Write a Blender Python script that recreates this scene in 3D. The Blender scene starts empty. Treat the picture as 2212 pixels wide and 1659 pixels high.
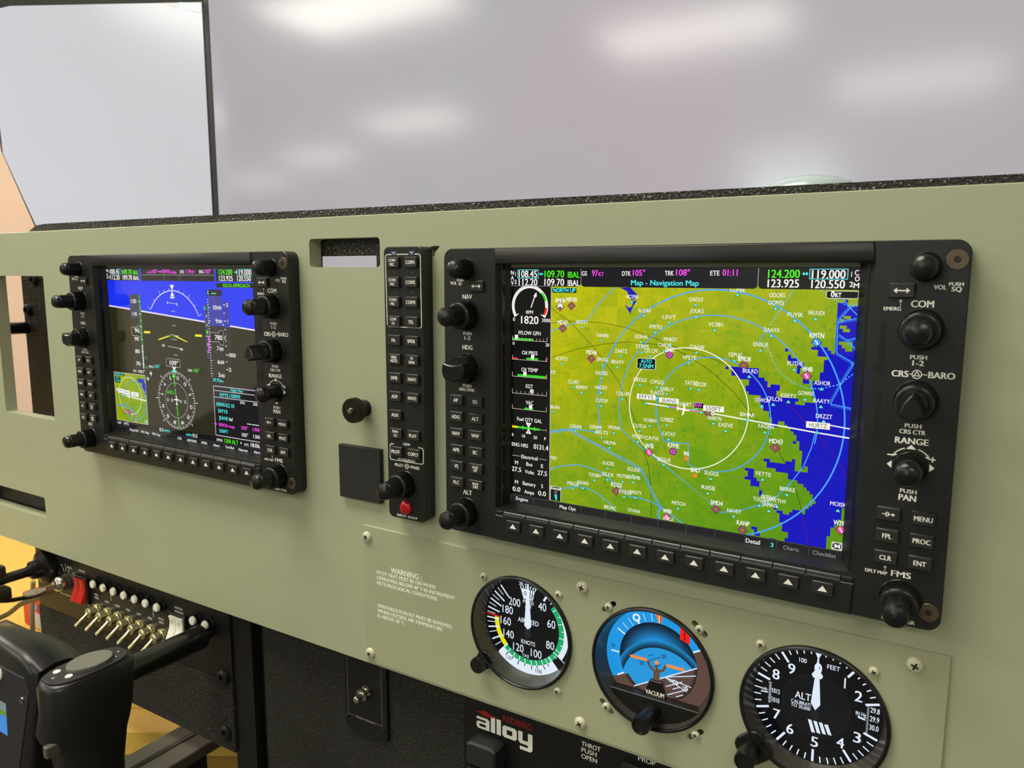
import bpy, bmesh, math, random
from mathutils import Matrix, Vector
from mathutils.geometry import tessellate_polygon
random.seed(7)
PI = math.pi
SC = bpy.context.scene
COL = SC.collection
Z0 = 1.15                     # height of the panel's origin above the floor; panel coordinates are mm: u right, v up, w toward the pilot

# ---------------------------------------------------------------- camera
def P3(u, v, w):
    return Vector((u*.001, -w*.001, Z0 + v*.001))
R0 = (0.853262, 0.00218, -0.521478); R1 = (0.075608, -0.989942, 0.119576); R2 = (-0.515972, -0.141457, -0.844845)
def dv(a, s=1): return Vector((a[0]*s, -a[2]*s, a[1]*s))
cam = bpy.data.objects.new('camera', bpy.data.cameras.new('camera')); COL.objects.link(cam)
cx, cy, cz = dv(R0), dv(R1, -1), dv(R2, -1)
m = Matrix((cx, cy, cz)).transposed().to_4x4(); m.translation = P3(304.562, -16.21, 423.242); cam.matrix_world = m
cam.data.sensor_width = 36; cam.data.lens = 36*1663.51/2212; cam.data.clip_start = .01
cam.data.dof.use_dof = True; cam.data.dof.focus_distance = .50; cam.data.dof.aperture_fstop = 22
SC.camera = cam
# ---------------------------------------------------------------- world, exposure
wd = bpy.data.worlds.new('world'); SC.world = wd; wd.use_nodes = True
wd.node_tree.nodes['Background'].inputs[0].default_value = (.9, .95, 1, 1); wd.node_tree.nodes['Background'].inputs[1].default_value = .05
vs = SC.view_settings; vs.view_transform = 'Standard'; vs.look = 'None'; vs.exposure = 0; vs.gamma = 1; vs.use_curve_mapping = False
LIGHT = 16.5                  # radiance of the ceiling light panels
LIGHTS = [(-1.42, 3.73), (-4.8, 5.1), (-7.4, 6.4), (-10.3, 7.85), (-2.93, 2.28), (-.3, 5.84), (-2.1, 9.4), (-.62, .64), (1.6, 2.6), (-5.6, 1.2), (-3.1, .3)]  # the last panel is added to brighten the salmon wall at left

# ---------------------------------------------------------------- helpers
def lin(c):
    if isinstance(c, str): c = [int(c[i:i+2], 16) for i in (0, 2, 4)]
    return tuple((x/255/12.92 if x/255 <= .04045 else ((x/255+.055)/1.055)**2.4) for x in c)
MATS = {}
def M(name, col, rough=.5, metal=0, var=.1, vs=40, bump=0, bs=400, spec=.5, coat=0, stretch=None, speck=None, em=0, emc=None, trans=0):
    if name in MATS: return MATS[name]
    mt = bpy.data.materials.new(name); mt.use_nodes = True; MATS[name] = mt
    nt = mt.node_tree; N = nt.nodes; L = nt.links; b = N['Principled BSDF']
    c = lin(col); b.inputs['Roughness'].default_value = rough; b.inputs['Metallic'].default_value = metal
    b.inputs['Specular IOR Level'].default_value = spec; b.inputs['Coat Weight'].default_value = coat; b.inputs['Coat Roughness'].default_value = .15
    b.inputs['Transmission Weight'].default_value = trans
    tc = N.new('ShaderNodeTexCoord'); mp = N.new('ShaderNodeMapping'); L.new(tc.outputs['Object'], mp.inputs[0])
    if stretch: mp.inputs['Scale'].default_value = stretch
    nz = N.new('ShaderNodeTexNoise'); nz.inputs['Scale'].default_value = vs; nz.inputs['Detail'].default_value = 4; L.new(mp.outputs[0], nz.inputs['Vector'])
    mx = N.new('ShaderNodeMix'); mx.data_type = 'RGBA'; L.new(nz.outputs['Fac'], mx.inputs['Factor'])
    mx.inputs['A'].default_value = tuple(x*(1-var) for x in c)+(1,); mx.inputs['B'].default_value = tuple(min(1, x*(1+var)) for x in c)+(1,)
    out = mx.outputs['Result']
    if speck:                                   # scattered light specks: (colour, scale, threshold)
        n2 = N.new('ShaderNodeTexNoise'); n2.inputs['Scale'].default_value = speck[1]; n2.inputs['Detail'].default_value = 3; L.new(tc.outputs['Object'], n2.inputs['Vector'])
        rp = N.new('ShaderNodeMapRange'); rp.inputs[1].default_value = speck[2]; rp.inputs[2].default_value = speck[2]+.08; L.new(n2.outputs['Fac'], rp.inputs[0])
        m2 = N.new('ShaderNodeMix'); m2.data_type = 'RGBA'; L.new(rp.outputs[0], m2.inputs['Factor']); L.new(out, m2.inputs['A']); m2.inputs['B'].default_value = lin(speck[0])+(1,)
        out = m2.outputs['Result']
    L.new(out, b.inputs['Base Color'])
    if bump:
        bn = N.new('ShaderNodeTexNoise'); bn.inputs['Scale'].default_value = bs; bn.inputs['Detail'].default_value = 3; L.new(mp.outputs[0], bn.inputs['Vector'])
        bp = N.new('ShaderNodeBump'); bp.inputs['Strength'].default_value = bump; bp.inputs['Distance'].default_value = .001; L.new(bn.outputs['Fac'], bp.inputs['Height']); L.new(bp.outputs[0], b.inputs['Normal'])
    if em:
        b.inputs['Emission Color'].default_value = lin(emc or col)+(1,); b.inputs['Emission Strength'].default_value = em
    return mt
def screen_mat(name, strength, rough, spec=.5):
    mt = bpy.data.materials.new(name); mt.use_nodes = True; nt = mt.node_tree; b = nt.nodes['Principled BSDF']
    at = nt.nodes.new('ShaderNodeVertexColor'); at.layer_name = 'Col'
    b.inputs['Base Color'].default_value = (.006, .006, .007, 1); b.inputs['Roughness'].default_value = rough; b.inputs['Specular IOR Level'].default_value = spec
    nt.links.new(at.outputs['Color'], b.inputs['Emission Color']); b.inputs['Emission Strength'].default_value = strength
    mt.cycles.emission_sampling = 'NONE'
    return mt

class G:
    """collects geometry in millimetres, optionally one colour per face"""
    def __init__(s): s.v = []; s.f = []; s.c = []; s.col = None
    def add(s, vs, fs):
        o = len(s.v); s.v += [tuple(q) for q in vs]; s.f += [tuple(i+o for i in f) for f in fs]; s.c += [s.col]*len(fs); return s
    def box(s, x0, x1, y0, y1, z0, z1):
        return s.add([(x0,y0,z0),(x1,y0,z0),(x1,y1,z0),(x0,y1,z0),(x0,y0,z1),(x1,y0,z1),(x1,y1,z1),(x0,y1,z1)],
                     [(0,3,2,1),(4,5,6,7),(0,1,5,4),(1,2,6,5),(2,3,7,6),(3,0,4,7)])
    def prism(s, poly, z0, z1, ch=0, holes=()):
        """extruded outline with optional holes; ch chamfers the top rim"""
        loops = [poly]+list(holes)
        tri = tessellate_polygon([[Vector((x, y, 0)) for x, y in l] for l in loops])
        flat = [p for l in loops for p in l]; n = len(flat)
        top = flat
        if ch: top = inset(poly, ch) + [p for l in holes for p in l]
        vs = [(x, y, z0) for x, y in flat] + [(x, y, z1-ch) for x, y in flat] + ([(x, y, z1) for x, y in top] if ch else [])
        t0 = 2*n if ch else n
        def ccw(t):
            (ax, ay), (bx, by), (cx_, cy_) = flat[t[0]], flat[t[1]], flat[t[2]]
            return t if (bx-ax)*(cy_-ay)-(by-ay)*(cx_-ax) > 0 else t[::-1]
        fs = [tuple(i+t0 for i in ccw(t)) for t in tri] + [tuple(ccw(t)[::-1]) for t in tri]
        o = 0
        for k, l in enumerate(loops):
            a = sum(l[i][0]*l[(i+1) % len(l)][1]-l[(i+1) % len(l)][0]*l[i][1] for i in range(len(l)))
            fl = (a > 0) == (k == 0)
            for i in range(len(l)):
                j = (i+1) % len(l)
                q = (o+i, o+j, n+o+j, n+o+i); fs.append(q if fl else q[::-1])
                if ch:
                    q = (n+o+i, n+o+j, 2*n+o+j, 2*n+o+i); fs.append(q if fl else q[::-1])
            o += len(l)
        return s.add(vs, fs)
    def lathe(s, prof, n=28, cx=0, cy=0, knurl=None):
        """profile [(r, z)] around the local z axis; knurl = (depth, z_low, z_high)"""
        vs = []; fs = []
        for r, z in prof:
            for i in range(n):
                rr = r
                if knurl and knurl[1] <= z <= knurl[2] and i % 2: rr = r-knurl[0]
                a = 2*PI*i/n; vs.append((cx+rr*math.cos(a), cy+rr*math.sin(a), z))
        for k in range(len(prof)-1):
            for i in range(n):
                j = (i+1) % n; fs.append((k*n+i, k*n+j, (k+1)*n+j, (k+1)*n+i))
        if prof[-1][0] > 0: fs.append(tuple((len(prof)-1)*n+i for i in range(n)))
        if prof[0][0] > 0: fs.append(tuple(i for i in range(n))[::-1])
        return s.add(vs, fs)
    def tube(s, pts, r, n=10, close=True):
        pts = [Vector(p) for p in pts]; vs = []; fs = []
        for k, p in enumerate(pts):
            t = (pts[min(k+1, len(pts)-1)]-pts[max(k-1, 0)]).normalized()
            a = t.orthogonal().normalized() if k == 0 else (a-t*a.dot(t)).normalized()
            b = t.cross(a); rr = r[k] if isinstance(r, (list, tuple)) else r
            for i in range(n):
                q = p+a*math.cos(2*PI*i/n)*rr+b*math.sin(2*PI*i/n)*rr; vs.append(tuple(q))
        for k in range(len(pts)-1):
            for i in range(n):
                j = (i+1) % n; fs.append((k*n+i, k*n+j, (k+1)*n+j, (k+1)*n+i))
        if close: fs.append(tuple(range(n))[::-1]); fs.append(tuple((len(pts)-1)*n+i for i in range(n)))
        return s.add(vs, fs)
    def loft(s, secs):
        n = len(secs[0]); vs = [p for q in secs for p in q]; fs = []
        for k in range(len(secs)-1):
            for i in range(n):
                j = (i+1) % n; fs.append((k*n+i, k*n+j, (k+1)*n+j, (k+1)*n+i))
        fs.append(tuple(range(n))[::-1]); fs.append(tuple((len(secs)-1)*n+i for i in range(n)))
        return s.add(vs, fs)
    # flat drawing
    def poly(s, pts, z, col=None):
        if col is not None: s.col = col
        n = len(pts)
        if n <= 4: return s.add([(x, y, z) for x, y in pts], [tuple(range(n))])
        tri = tessellate_polygon([[Vector((x, y, 0)) for x, y in pts]])
        return s.add([(x, y, z) for x, y in pts], [tuple(t) for t in tri])
    def line(s, pts, wd, z, col=None, closed=False):
        if col is not None: s.col = col
        pts = [Vector((p[0], p[1])) for p in pts]
        if closed: pts = pts+[pts[0]]
        n = len(pts); h = wd/2; L = []; Rr = []
        for i in range(n):
            d0 = (pts[i]-pts[i-1]) if i else (pts[0]-pts[-2] if closed else pts[1]-pts[0])
            d1 = (pts[i+1]-pts[i]) if i < n-1 else (pts[1]-pts[0] if closed else pts[i]-pts[i-1])
            if d0.length < 1e-9: d0 = d1
            if d1.length < 1e-9: d1 = d0
            d0 = d0.normalized(); d1 = d1.normalized(); t = (d0+d1)
            t = t.normalized() if t.length > 1e-6 else d1
            nn = Vector((-t.y, t.x)); k = max(.5, abs(nn.dot(Vector((-d1.y, d1.x)))))
            L.append(pts[i]+nn*h/k); Rr.append(pts[i]-nn*h/k)
        return s.add([(p.x, p.y, z) for p in L]+[(p.x, p.y, z) for p in Rr], [(i, n+i, n+i+1, i+1) for i in range(n-1)])
    def disc(s, x, y, r, z, col=None, n=20, r2=None):
        return s.poly([(x+r*math.cos(2*PI*i/n), y+(r2 or r)*math.sin(2*PI*i/n)) for i in range(n)], z, col)
    def text(s, st, x, y, cap, z, col=None, width=None, al='c', bold=0, rot=0, th=0, cond=1.0):
        """flat lettering centred at (x, y), cap height cap"""
        if col is not None: s.col = col
        vs, fs, w = glyphs(st)
        if not vs: return s
        if st == '1' and width: width = min(width, w*cap*cond)
        dx = bold*cap*1.3                      # weight comes from a second strike shifted sideways
        sx = cap*cond if width is None else max(width-2*dx, .3*width)/w
        x0 = -w/2 if al == 'c' else (0 if al == 'l' else -w)
        ca, sa = math.cos(rot), math.sin(rot); q = []
        off = {'c': 0, 'l': dx, 'r': -dx}[al]
        for k in ((-dx, dx) if dx else (0,)):
            q = []; zz = z+(.006 if k > 0 else 0)
            for a, b in vs:
                X = (a+x0)*sx+k+off; Y = (b-.5)*cap; q.append((x+X*ca-Y*sa, y+X*sa+Y*ca, zz))
            s.add(q, fs)
        return s
def inset(p, d):
    n = len(p); a = sum(p[i][0]*p[(i+1) % n][1]-p[(i+1) % n][0]*p[i][1] for i in range(n)); sg = 1 if a > 0 else -1; o = []
    for i in range(n):
        a0 = Vector(p[i])-Vector(p[i-1]); a1 = Vector(p[(i+1) % n])-Vector(p[i]); a0.normalize(); a1.normalize()
        n0 = Vector((-a0.y, a0.x))*sg; n1 = Vector((-a1.y, a1.x))*sg; t = (n0+n1); k = max(.3, 1+n0.dot(n1)); o.append(tuple(Vector(p[i])+t*d/k))
    return o
def rr(x0, x1, y0, y1, r, n=5):
    o = []
    for cx_, cy_, a in ((x1-r, y1-r, 0), (x0+r, y1-r, 90), (x0+r, y0+r, 180), (x1-r, y0+r, 270)):
        for i in range(n+1):
            t = math.radians(a+90*i/n); o.append((cx_+r*math.cos(t), cy_+r*math.sin(t)))
    return o
def circ(x, y, r, n=40): return [(x+r*math.cos(2*PI*i/n), y+r*math.sin(2*PI*i/n)) for i in range(n)]
def slot(x, y, ang, half, r, n=6):
    o = []
    for s_ in (1, -1):
        for i in range(n+1):
            t = -PI/2+PI*i/n; X = s_*(half+r*math.cos(t)); Y = s_*r*math.sin(t); o.append((x+X*math.cos(ang)-Y*math.sin(ang), y+X*math.sin(ang)+Y*math.cos(ang)))
    return o
GC = {}; _cu = {}
def glyphs(st, bold=0):
    k = (st, bold)
    if k in GC: return GC[k]
    if bold not in _cu:
        cu = bpy.data.curves.new('lettering', 'FONT'); cu.resolution_u = 3; cu.offset = bold; _cu[bold] = (cu, bpy.data.objects.new('lettering', cu))
    cu, o = _cu[bold]; cu.body = st; me = o.to_mesh()
    vs = [(v.co.x/.682, v.co.y/.682) for v in me.vertices]; fs = [tuple(p.vertices) for p in me.polygons]
    x0 = min((v[0] for v in vs), default=0); x1 = max((v[0] for v in vs), default=1)
    vs = [(a-x0, b) for a, b in vs]; o.to_mesh_clear(); GC[k] = (vs, fs, max(x1-x0, .01)); return GC[k]
MESH = {}
def mesh(g, mat, name='m', smooth=35, bevel=0, segs=2):
    me = bpy.data.meshes.new(name); me.from_pydata([(x*.001, y*.001, z*.001) for x, y, z in g.v], [], g.f)
    if any(c is not None for c in g.c):
        at = me.color_attributes.new('Col', 'FLOAT_COLOR', 'CORNER'); i = 0; buf = []
        cache = {}
        for p, c in zip(g.f, g.c):
            if c not in cache: cache[c] = tuple(lin(c))+(1,) if c else (0, 0, 0, 1)
            buf += list(cache[c])*len(p)
        at.data.foreach_set('color', buf)
    if bevel:
        bm = bmesh.new(); bm.from_mesh(me); bmesh.ops.remove_doubles(bm, verts=bm.verts, dist=1e-6)
        es = [e for e in bm.edges if len(e.link_faces) == 2 and e.calc_face_angle(0) > .6]
        bmesh.ops.bevel(bm, geom=es, offset=bevel*.001, segments=segs, affect='EDGES', profile=.5, clamp_overlap=True)
        bm.to_mesh(me); bm.free()
    me.materials.append(mat)
    if smooth:
        me.polygons.foreach_set('use_smooth', [True]*len(me.polygons)); me.set_sharp_from_angle(angle=math.radians(smooth))
    me.update(); return me
def ob(name, data, parent=None, loc=None, rot=None, mat=None, **kw):
    if isinstance(data, G): data = mesh(data, mat, name, **kw)
    o = bpy.data.objects.new(name, data); COL.objects.link(o)
    if parent: o.parent = parent
    if loc: o.location = [c*.001 for c in loc]
    if rot: o.rotation_euler = rot
    return o
def tag(o, label, cat, group=None, kind=None):
    if label: o['label'] = label
    if cat: o['category'] = cat
    if group: o['group'] = group
    if kind: o['kind'] = kind
    return o
def thing(name, label, cat, u, v, w, group=None):
    """an Empty on the panel, x right, y up, z out of the panel"""
    o = bpy.data.objects.new(name, None); COL.objects.link(o); o.empty_display_size = .02
    o.location = P3(u, v, w); o.rotation_euler = (PI/2, 0, 0); return tag(o, label, cat, group)
def world(name, label, cat, x, y, z, rz=0, group=None):
    """an Empty in room coordinates (metres)"""
    o = bpy.data.objects.new(name, None); COL.objects.link(o); o.location = (x, y, z); o.rotation_euler = (0, 0, rz); return tag(o, label, cat, group)
def shared(key, fn):
    if key not in MESH: MESH[key] = fn()
    return MESH[key]

# ---------------------------------------------------------------- materials
mPanel = M('sage_paint', 'aeb394', .42, var=.05, vs=9, bump=.08, bs=260, stretch=(.12, 1.6, 1), speck=('e6e2b4', 330, .79))
mPlate = M('sage_paint_plate', 'abae8f', .42, var=.03, vs=9, bump=.03, bs=900)
mBez = M('black_plastic', '1e1e1d', .40, var=.10, vs=60, bump=.02, bs=1500)
mBez2 = M('black_plastic_inner', '131312', .36, var=.1, vs=60)
mKnob = M('black_rubber', '151514', .30, var=.12, vs=80, bump=.012, bs=1500)
mRing = M('dark_ring', '3c3c38', .25, metal=.6, var=.1)
mBtn = M('button_rubber', '272725', .46, var=.08, vs=90, bump=.02, bs=1800)
mPrint = M('white_print', 'fffef4', .7, var=.01)
mRed = M('red_button', 'd80a0a', .25, var=.05, coat=.6)
mScrewW = M('painted_screw', 'd2cfb2', .28, var=.1, vs=300, bump=.02, bs=900)
mDark = M('black_recess', '0b0b0a', .6, var=.1)
mHex = M('brown_steel', '6a5d4c', .38, metal=.6, var=.2, vs=200)
mCrinkle = M('black_crinkle', '15120f', .30, var=.3, vs=300, bump=1.0, bs=560, speck=('a89c8a', 640, .60))  # the pale specks paint glints of light onto the crinkle
mLedge = M('ledge_plastic', '242422', .26, var=.15, vs=120, bump=.01, bs=1500)
mCarpet = M('black_carpet', '1e1d18', .95, var=.5, vs=500, bump=.9, bs=700, speck=('5c584c', 800, .585))
mBlack = M('black_powder_coat', '131315', .45, var=.15, vs=60, bump=.03, bs=900)
mSteel = M('nickel', 'cac6b8', .22, metal=1, var=.1, vs=200)
mBrass = M('brass_nickel', 'dbd2a6', .3, metal=.9, var=.1, vs=200)
mWhiteP = M('cream_plastic', 'fbf7e6', .4, var=.03)
mRedP = M('red_rocker', 'c8201c', .4, var=.05)
mYoke = M('yoke_plastic', '1d1d1e', .36, var=.12, vs=40, bump=.012, bs=1200)
mYoke2 = M('yoke_plate', '2c2a30', .45, var=.1, vs=80)
mRod = M('black_rod', '141414', .25, var=.1, coat=.3)
mGreyPad = M('grey_pad', '77756a', .8, var=.15, vs=900, bump=.5, bs=2500)
mWood = M('maple_wood', 'f0c458', .45, var=.12, vs=14, stretch=(1, 9, 9))
mCable = M('black_cable', '1a1a1a', .5, var=.1)
mCableG = M('grey_cable', '8d8876', .5, var=.1)
mWall = M('salmon_wall', 'efcdb6', .85, var=.04, vs=8, bump=.4, bs=120)
mWall2 = M('cream_wall', 'd9d2c4', .85, var=.04, vs=8, bump=.3, bs=120)
mCeil = M('ceiling_tile', 'dedcd2', .9, var=.04, vs=5)
mFloor = M('grey_carpet_floor', '5d5a52', .95, var=.2, vs=120, bump=.5, bs=300)
mGauge = M('gauge_rim', '141413', .3, var=.15, vs=90, bump=.01, bs=900)
mGaugeIn = M('gauge_bevel', '4e4a42', .3, metal=.3, var=.15, vs=90)
mOrange = M('orange_paint', 'd9762b', .5, var=.05)
mTV = M('tv_shell', '1a1b17', .4, var=.1)
mScr = screen_mat('display_image', 1.0, .05, .7)
mDial = screen_mat('dial_image', 1.0, .08)

# ================================================================ the room
def wbox(name, x0, x1, y0, y1, z0, z1, mat, **kw):      # metres
    g = G().box(x0*1000, x1*1000, y0*1000, y1*1000, z0*1000, z1*1000); return ob(name, g, mat=mat, smooth=0, **kw)
XL, XR, YB, YF, ZC = -12.6, 3.6, .95, -11.2, 2.7
for nm, a, mt in (('floor', (XL, XR, YF, YB, -.1, 0), mFloor), ('ceiling', (XL, XR, YF, YB, ZC, ZC+.1), mCeil),
                  ('wall_back', (XL, XR, YB, YB+.1, 0, ZC), mWall), ('wall_rear', (XL, XR, YF-.1, YF, 0, ZC), mWall2),
                  ('wall_left', (XL-.1, XL, YF, YB, 0, ZC), mWall2), ('wall_right', (XR, XR+.1, YF, YB, 0, ZC), mWall2)):
    tag(wbox(nm, *a, mt), None, None, kind='structure')
mLamp = M('light_diffuser', 'fff6dc', .6, em=LIGHT, emc='fcf9ea')
mLampF = M('white_enamel', 'e8e8e4', .4)
for k, (x, w) in enumerate(LIGHTS):
    t = world('ceiling_light', 'white rectangular light panel set in the ceiling behind the camera', 'ceiling light', x, -w, ZC, group='ceiling light panels')
    def _f():
        g = G()
        for a in ((-630, 630, 300, 330), (-630, 630, -330, -300), (-630, -600, -300, 300), (600, 630, -300, 300)): g.box(*a, -30, 0)
        return mesh(g, mLampF, smooth=0)
    ob('frame', shared('lf', _f), t); ob('diffuser', shared('ld', lambda: mesh(G().box(-600, 600, -300, 300, -22, -6), mLamp, smooth=0)), t)

win = world('window_1', None, None, -2.35, YF, 2.25); win['kind'] = 'structure'
ob('pane', G().box(-620, 620, 4, 14, -330, 330), win, mat=M('daylight_pane', 'dff4f4', .3, em=16, emc='dcf6f4'), smooth=0)
for a in ((-680, 680, 330, 390), (-680, 680, -390, -330), (-680, -620, -330, 330), (620, 680, -330, 330)): ob('window_frame', G().box(a[0], a[1], 1, 40, a[2], a[3]), win, mat=mLampF, smooth=0)

# ---------------------------------------------------------------- big screens behind the panel
def tv_mat(name, c1, c2, c3, strength, rough):
    mt = bpy.data.materials.new(name); mt.use_nodes = True; nt = mt.node_tree; N = nt.nodes; L = nt.links; b = N['Principled BSDF']
    tc = N.new('ShaderNodeTexCoord'); nz = N.new('ShaderNodeTexNoise'); nz.inputs['Scale'].default_value = 2.2; nz.inputs['Detail'].default_value = 1; L.new(tc.outputs['Object'], nz.inputs['Vector'])
    rp = N.new('ShaderNodeValToRGB'); L.new(nz.outputs['Fac'], rp.inputs[0]); e = rp.color_ramp.elements
    e[0].position = .3; e[0].color = lin(c1)+(1,); e[1].position = .7; e[1].color = lin(c2)+(1,); q = e.new(.5); q.color = lin(c3)+(1,)
    b.inputs['Base Color'].default_value = (.02, .02, .022, 1); b.inputs['Roughness'].default_value = rough; b.inputs['Specular IOR Level'].default_value = .5
    L.new(rp.outputs[0], b.inputs['Emission Color']); b.inputs['Emission Strength'].default_value = strength; return mt
mTVc = tv_mat('hazy_grey_image', 'aaa4a9', 'b3a8ae', 'adaaae', 1.0, .13)
mTVl = tv_mat('pale_white_image', 'c8c8cc', 'd2d1d8', 'cccdd0', 1.0, .14)
tv = thing('television', 'large screen with a blank hazy grey image behind the glareshield', 'television', -88, 380, -450)
ob('screen', G().prism(rr(-720, 725, -402, 404, 2), -2, 0), tv, mat=mTVc)
g = G().prism(rr(-730, 735, -414, 414, 4), -14, 1.5, holes=[rr(-720, 725, -402, 404, 1)]); ob('frame', g, tv, mat=mTV)
ob('back_cover', G().box(-700, 700, -380, 380, -55, -14), tv, mat=mTV, smooth=0); ob('wall_mount', G().box(-150, 150, -150, 150, -500, -55), tv, mat=mBlack, smooth=0)
th = math.radians(45)
tl = thing('television', 'angled side screen showing plain white with a small blue button at the top', 'television', -834, 0, -446)
tl.rotation_euler = (PI/2, 0, 0)
tl.matrix_world = Matrix.Translation(P3(-826, 0, -456)) @ Matrix.Rotation(th, 4, 'Z') @ Matrix.Rotation(PI/2, 4, 'X')
OUT = [(-4, -60), (-4, 424), (-286, 396), (-318, 386), (-314, 172), (-274, 56), (-236, -60)]
ob('screen', G().prism(OUT[::-1], -6, 0), tl, mat=mTVl)
OUT2 = [(8, -70), (8, 436), (-286, 408), (-319, 398), (-319, 384), (-316, 176), (-276, 56), (-240, -70)]
ob('frame', G().prism(OUT2[::-1], -14, .6, holes=[OUT]), tl, mat=mTV); ob('back_cover', G().prism([(0, -50), (0, 415), (-300, 385), (-300, 170), (-262, 56), (-230, -50)][::-1], -40, -14), tl, mat=mTV)
g = G().poly([(-4, 406), (-4, 424), (-200, 405), (-80, 419)][::1], .4, '2a2d2c'); sc_ = ob('toolbar', g, tl, mat=mScr, smooth=0)
g = G().poly([(-6, 409), (-6, 421), (-38, 421), (-38, 411)], .7, '3a9ee6'); g.poly([(-12, 414), (-12, 416.5), (-32, 417), (-32, 414.8)], 1.0, 'bfe2f6'); ob('blue_button', g, sc_, mat=mScr, smooth=0)
ob('wall_arm', G().tube([(-150, 150, -38), (-150, 150, -810)], 18, 14), tl, mat=mBlack)

pt = world('reflection_board', 'unseen pale board on feet added left of the simulator to reflect in the display', 'reflection board', -2.35, -1.75, 0, rz=math.radians(-35)+PI/2)  # unseen board added so the left display reflects a pale veil
ob('board', G().box(-1100, 1100, -15, 15, 640, 1560), pt, mat=M('reflection_white', 'f2efe6', .8, var=.03), smooth=0); ob('lower_board', G().box(-1100, 1100, -12, 12, 150, 630), pt, mat=M('reflection_grey', '4a4844', .8, var=.1), smooth=0)
for x in (-1000, 1000): ob('foot', G().box(x-25, x+25, -250, 250, 0, 150), pt, mat=mBlack, smooth=0)

# ================================================================ instrument panel
GU = (53.9, 147.3, 240.6); GV = -255.5
slots = [slot(147.3-29, GV+33.4, math.radians(40), 4.3, 1.7), slot(147.3+29, GV+33.4, math.radians(-40), 4.3, 1.7), slot(147.3-29, GV-33.4, math.radians(-40), 4.3, 1.7), slot(147.3+29, GV-33.4, math.radians(40), 4.3, 1.7)]
holes = [rr(-133.4, -63.8, -11.7, 9.5, 3), rr(-608, -509.5, -168, -19.3, 2), rr(-672, -543, -278.8, -255.8, 2),
         [(-20, -.5), (-20, 1.6), (-15.5, 2.6), (-11, 2.2), (-12.6, .4), (-14.6, -1.2), (-15.8, -4.5), (-20, -5)]]
holes += [circ(x, GV, 37.2, 48) for x in GU] + slots
ip = thing('instrument_panel', 'sage green painted instrument panel board with rectangular cutouts', 'instrument panel', 0, 0, 0)
ob('board', G().prism(rr(-700, 440, -317, 25.2, 1.5), -12, 0, ch=.5, holes=holes), ip, mat=mPanel)
ob('slot_backing', G().box(-830, -530, -300, -235, -17, -14), ip, mat=mBlack, smooth=0)
# glareshield behind the board
gs = thing('glareshield', 'black crinkle-textured glareshield strip along the panel top', 'glareshield', 0, 0, 0)
front = [(-548, 29), (-538, 32.5), (-520, 33.5), (430, 29.8), (430, -40), (-78, -40), (-78, -3), (-140, -3), (-140, -40), (-505, -40), (-505, 20), (-560, 24)]
ob('front_board', G().prism(front[::-1], -20, -12.4), gs, mat=mCrinkle)
ob('deck', G().box(-515, 430, 22, 29, -150, -20), gs, mat=mCrinkle, smooth=0)
# pale dome on the glareshield
d = thing('desk_lamp', 'pale blue-grey rounded dome peeking over the glareshield at right', 'lamp', 212, 29, -62)
prof = [(0, 0), (24, 0), (25.5, 2), (25, 5), (22, 8), (15, 10.6), (7, 11.8), (0, 12.1)]
g = G().lathe(prof, 40); g.v = [(x, z, -y*.8) for x, y, z in g.v]; ob('dome', g, d, mat=M('pale_dome', 'b9cccf', .25, var=.03, coat=.5), smooth=60)
g = G().lathe([(27, 0), (27, 1.2), (24, 1.4)], 40); g.v = [(x, z, -y*.8) for x, y, z in g.v]; ob('base_rim', g, d, mat=mTV)

# bracket seen through the left cutout
br = thing('mounting_bracket', 'black metal bracket with bolts seen through the left panel cutout', 'bracket', -640, -100, -52)
ob('plate', G().prism(rr(-17, 48, -90, 92, 2), -4, 0), br, mat=mCrinkle); ob('flange', G().box(48, 120, -90, 92, -40, -36), br, mat=mBlack, smooth=0)
for x, y in ((12, 76), (-6, 41), (30, -86)): 
    b_ = ob('bolt', shared('bolt', lambda: mesh(G().lathe([(7, 0), (7, 2.5), (5, 4), (3, 4), (2.6, 1.5), (0, 1.5)], 18), mBlack)), br, (x, y, 0))
ob('rod', G().tube([(-14, 20, 0), (-14, 20, 34)], 7, 16), br, mat=mRod); ob('post', G().box(-10, 40, -100, -90, -4, 0), br, mat=mBlack, smooth=0)

# ================================================================ switch hardware shared
def screw_big(): return mesh(G().lathe([(4.1, 0), (4.1, .5), (3.7, 1.5), (2.7, 2.2), (1.2, 2.5), (0, 2.55)], 24), mScrewW, smooth=60)
def screw_small(): return mesh(G().lathe([(2.7, 0), (2.7, .4), (2.35, 1.2), (1.5, 1.7), (0, 1.9)], 20), mScrewW, smooth=60)
def cross(s):
    g = G()
    for a in (.35, .35+PI/2):
        c, n = math.cos(a), math.sin(a); l, h = s, s*.26; pts = []
        for X, Y in ((-l, -h), (l, -h), (l, h), (-l, h)): pts.append((X*c-Y*n, X*n+Y*c))
        g.prism(pts, .8, 2.66 if s > 1.6 else 1.97)
    return mesh(g, M('recess_grey', '3c3a30', .35, metal=.4), smooth=0)
def screw(parent, x, y, z, big=False, rot=0):
    o = ob('screw', shared('sb' if big else 'ss', screw_big if big else screw_small), parent, (x, y, z), (0, 0, rot))
    ob('cross_recess', shared('cb' if big else 'cs', (lambda: cross(1.9)) if big else (lambda: cross(1.3))), o)
    return o
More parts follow.
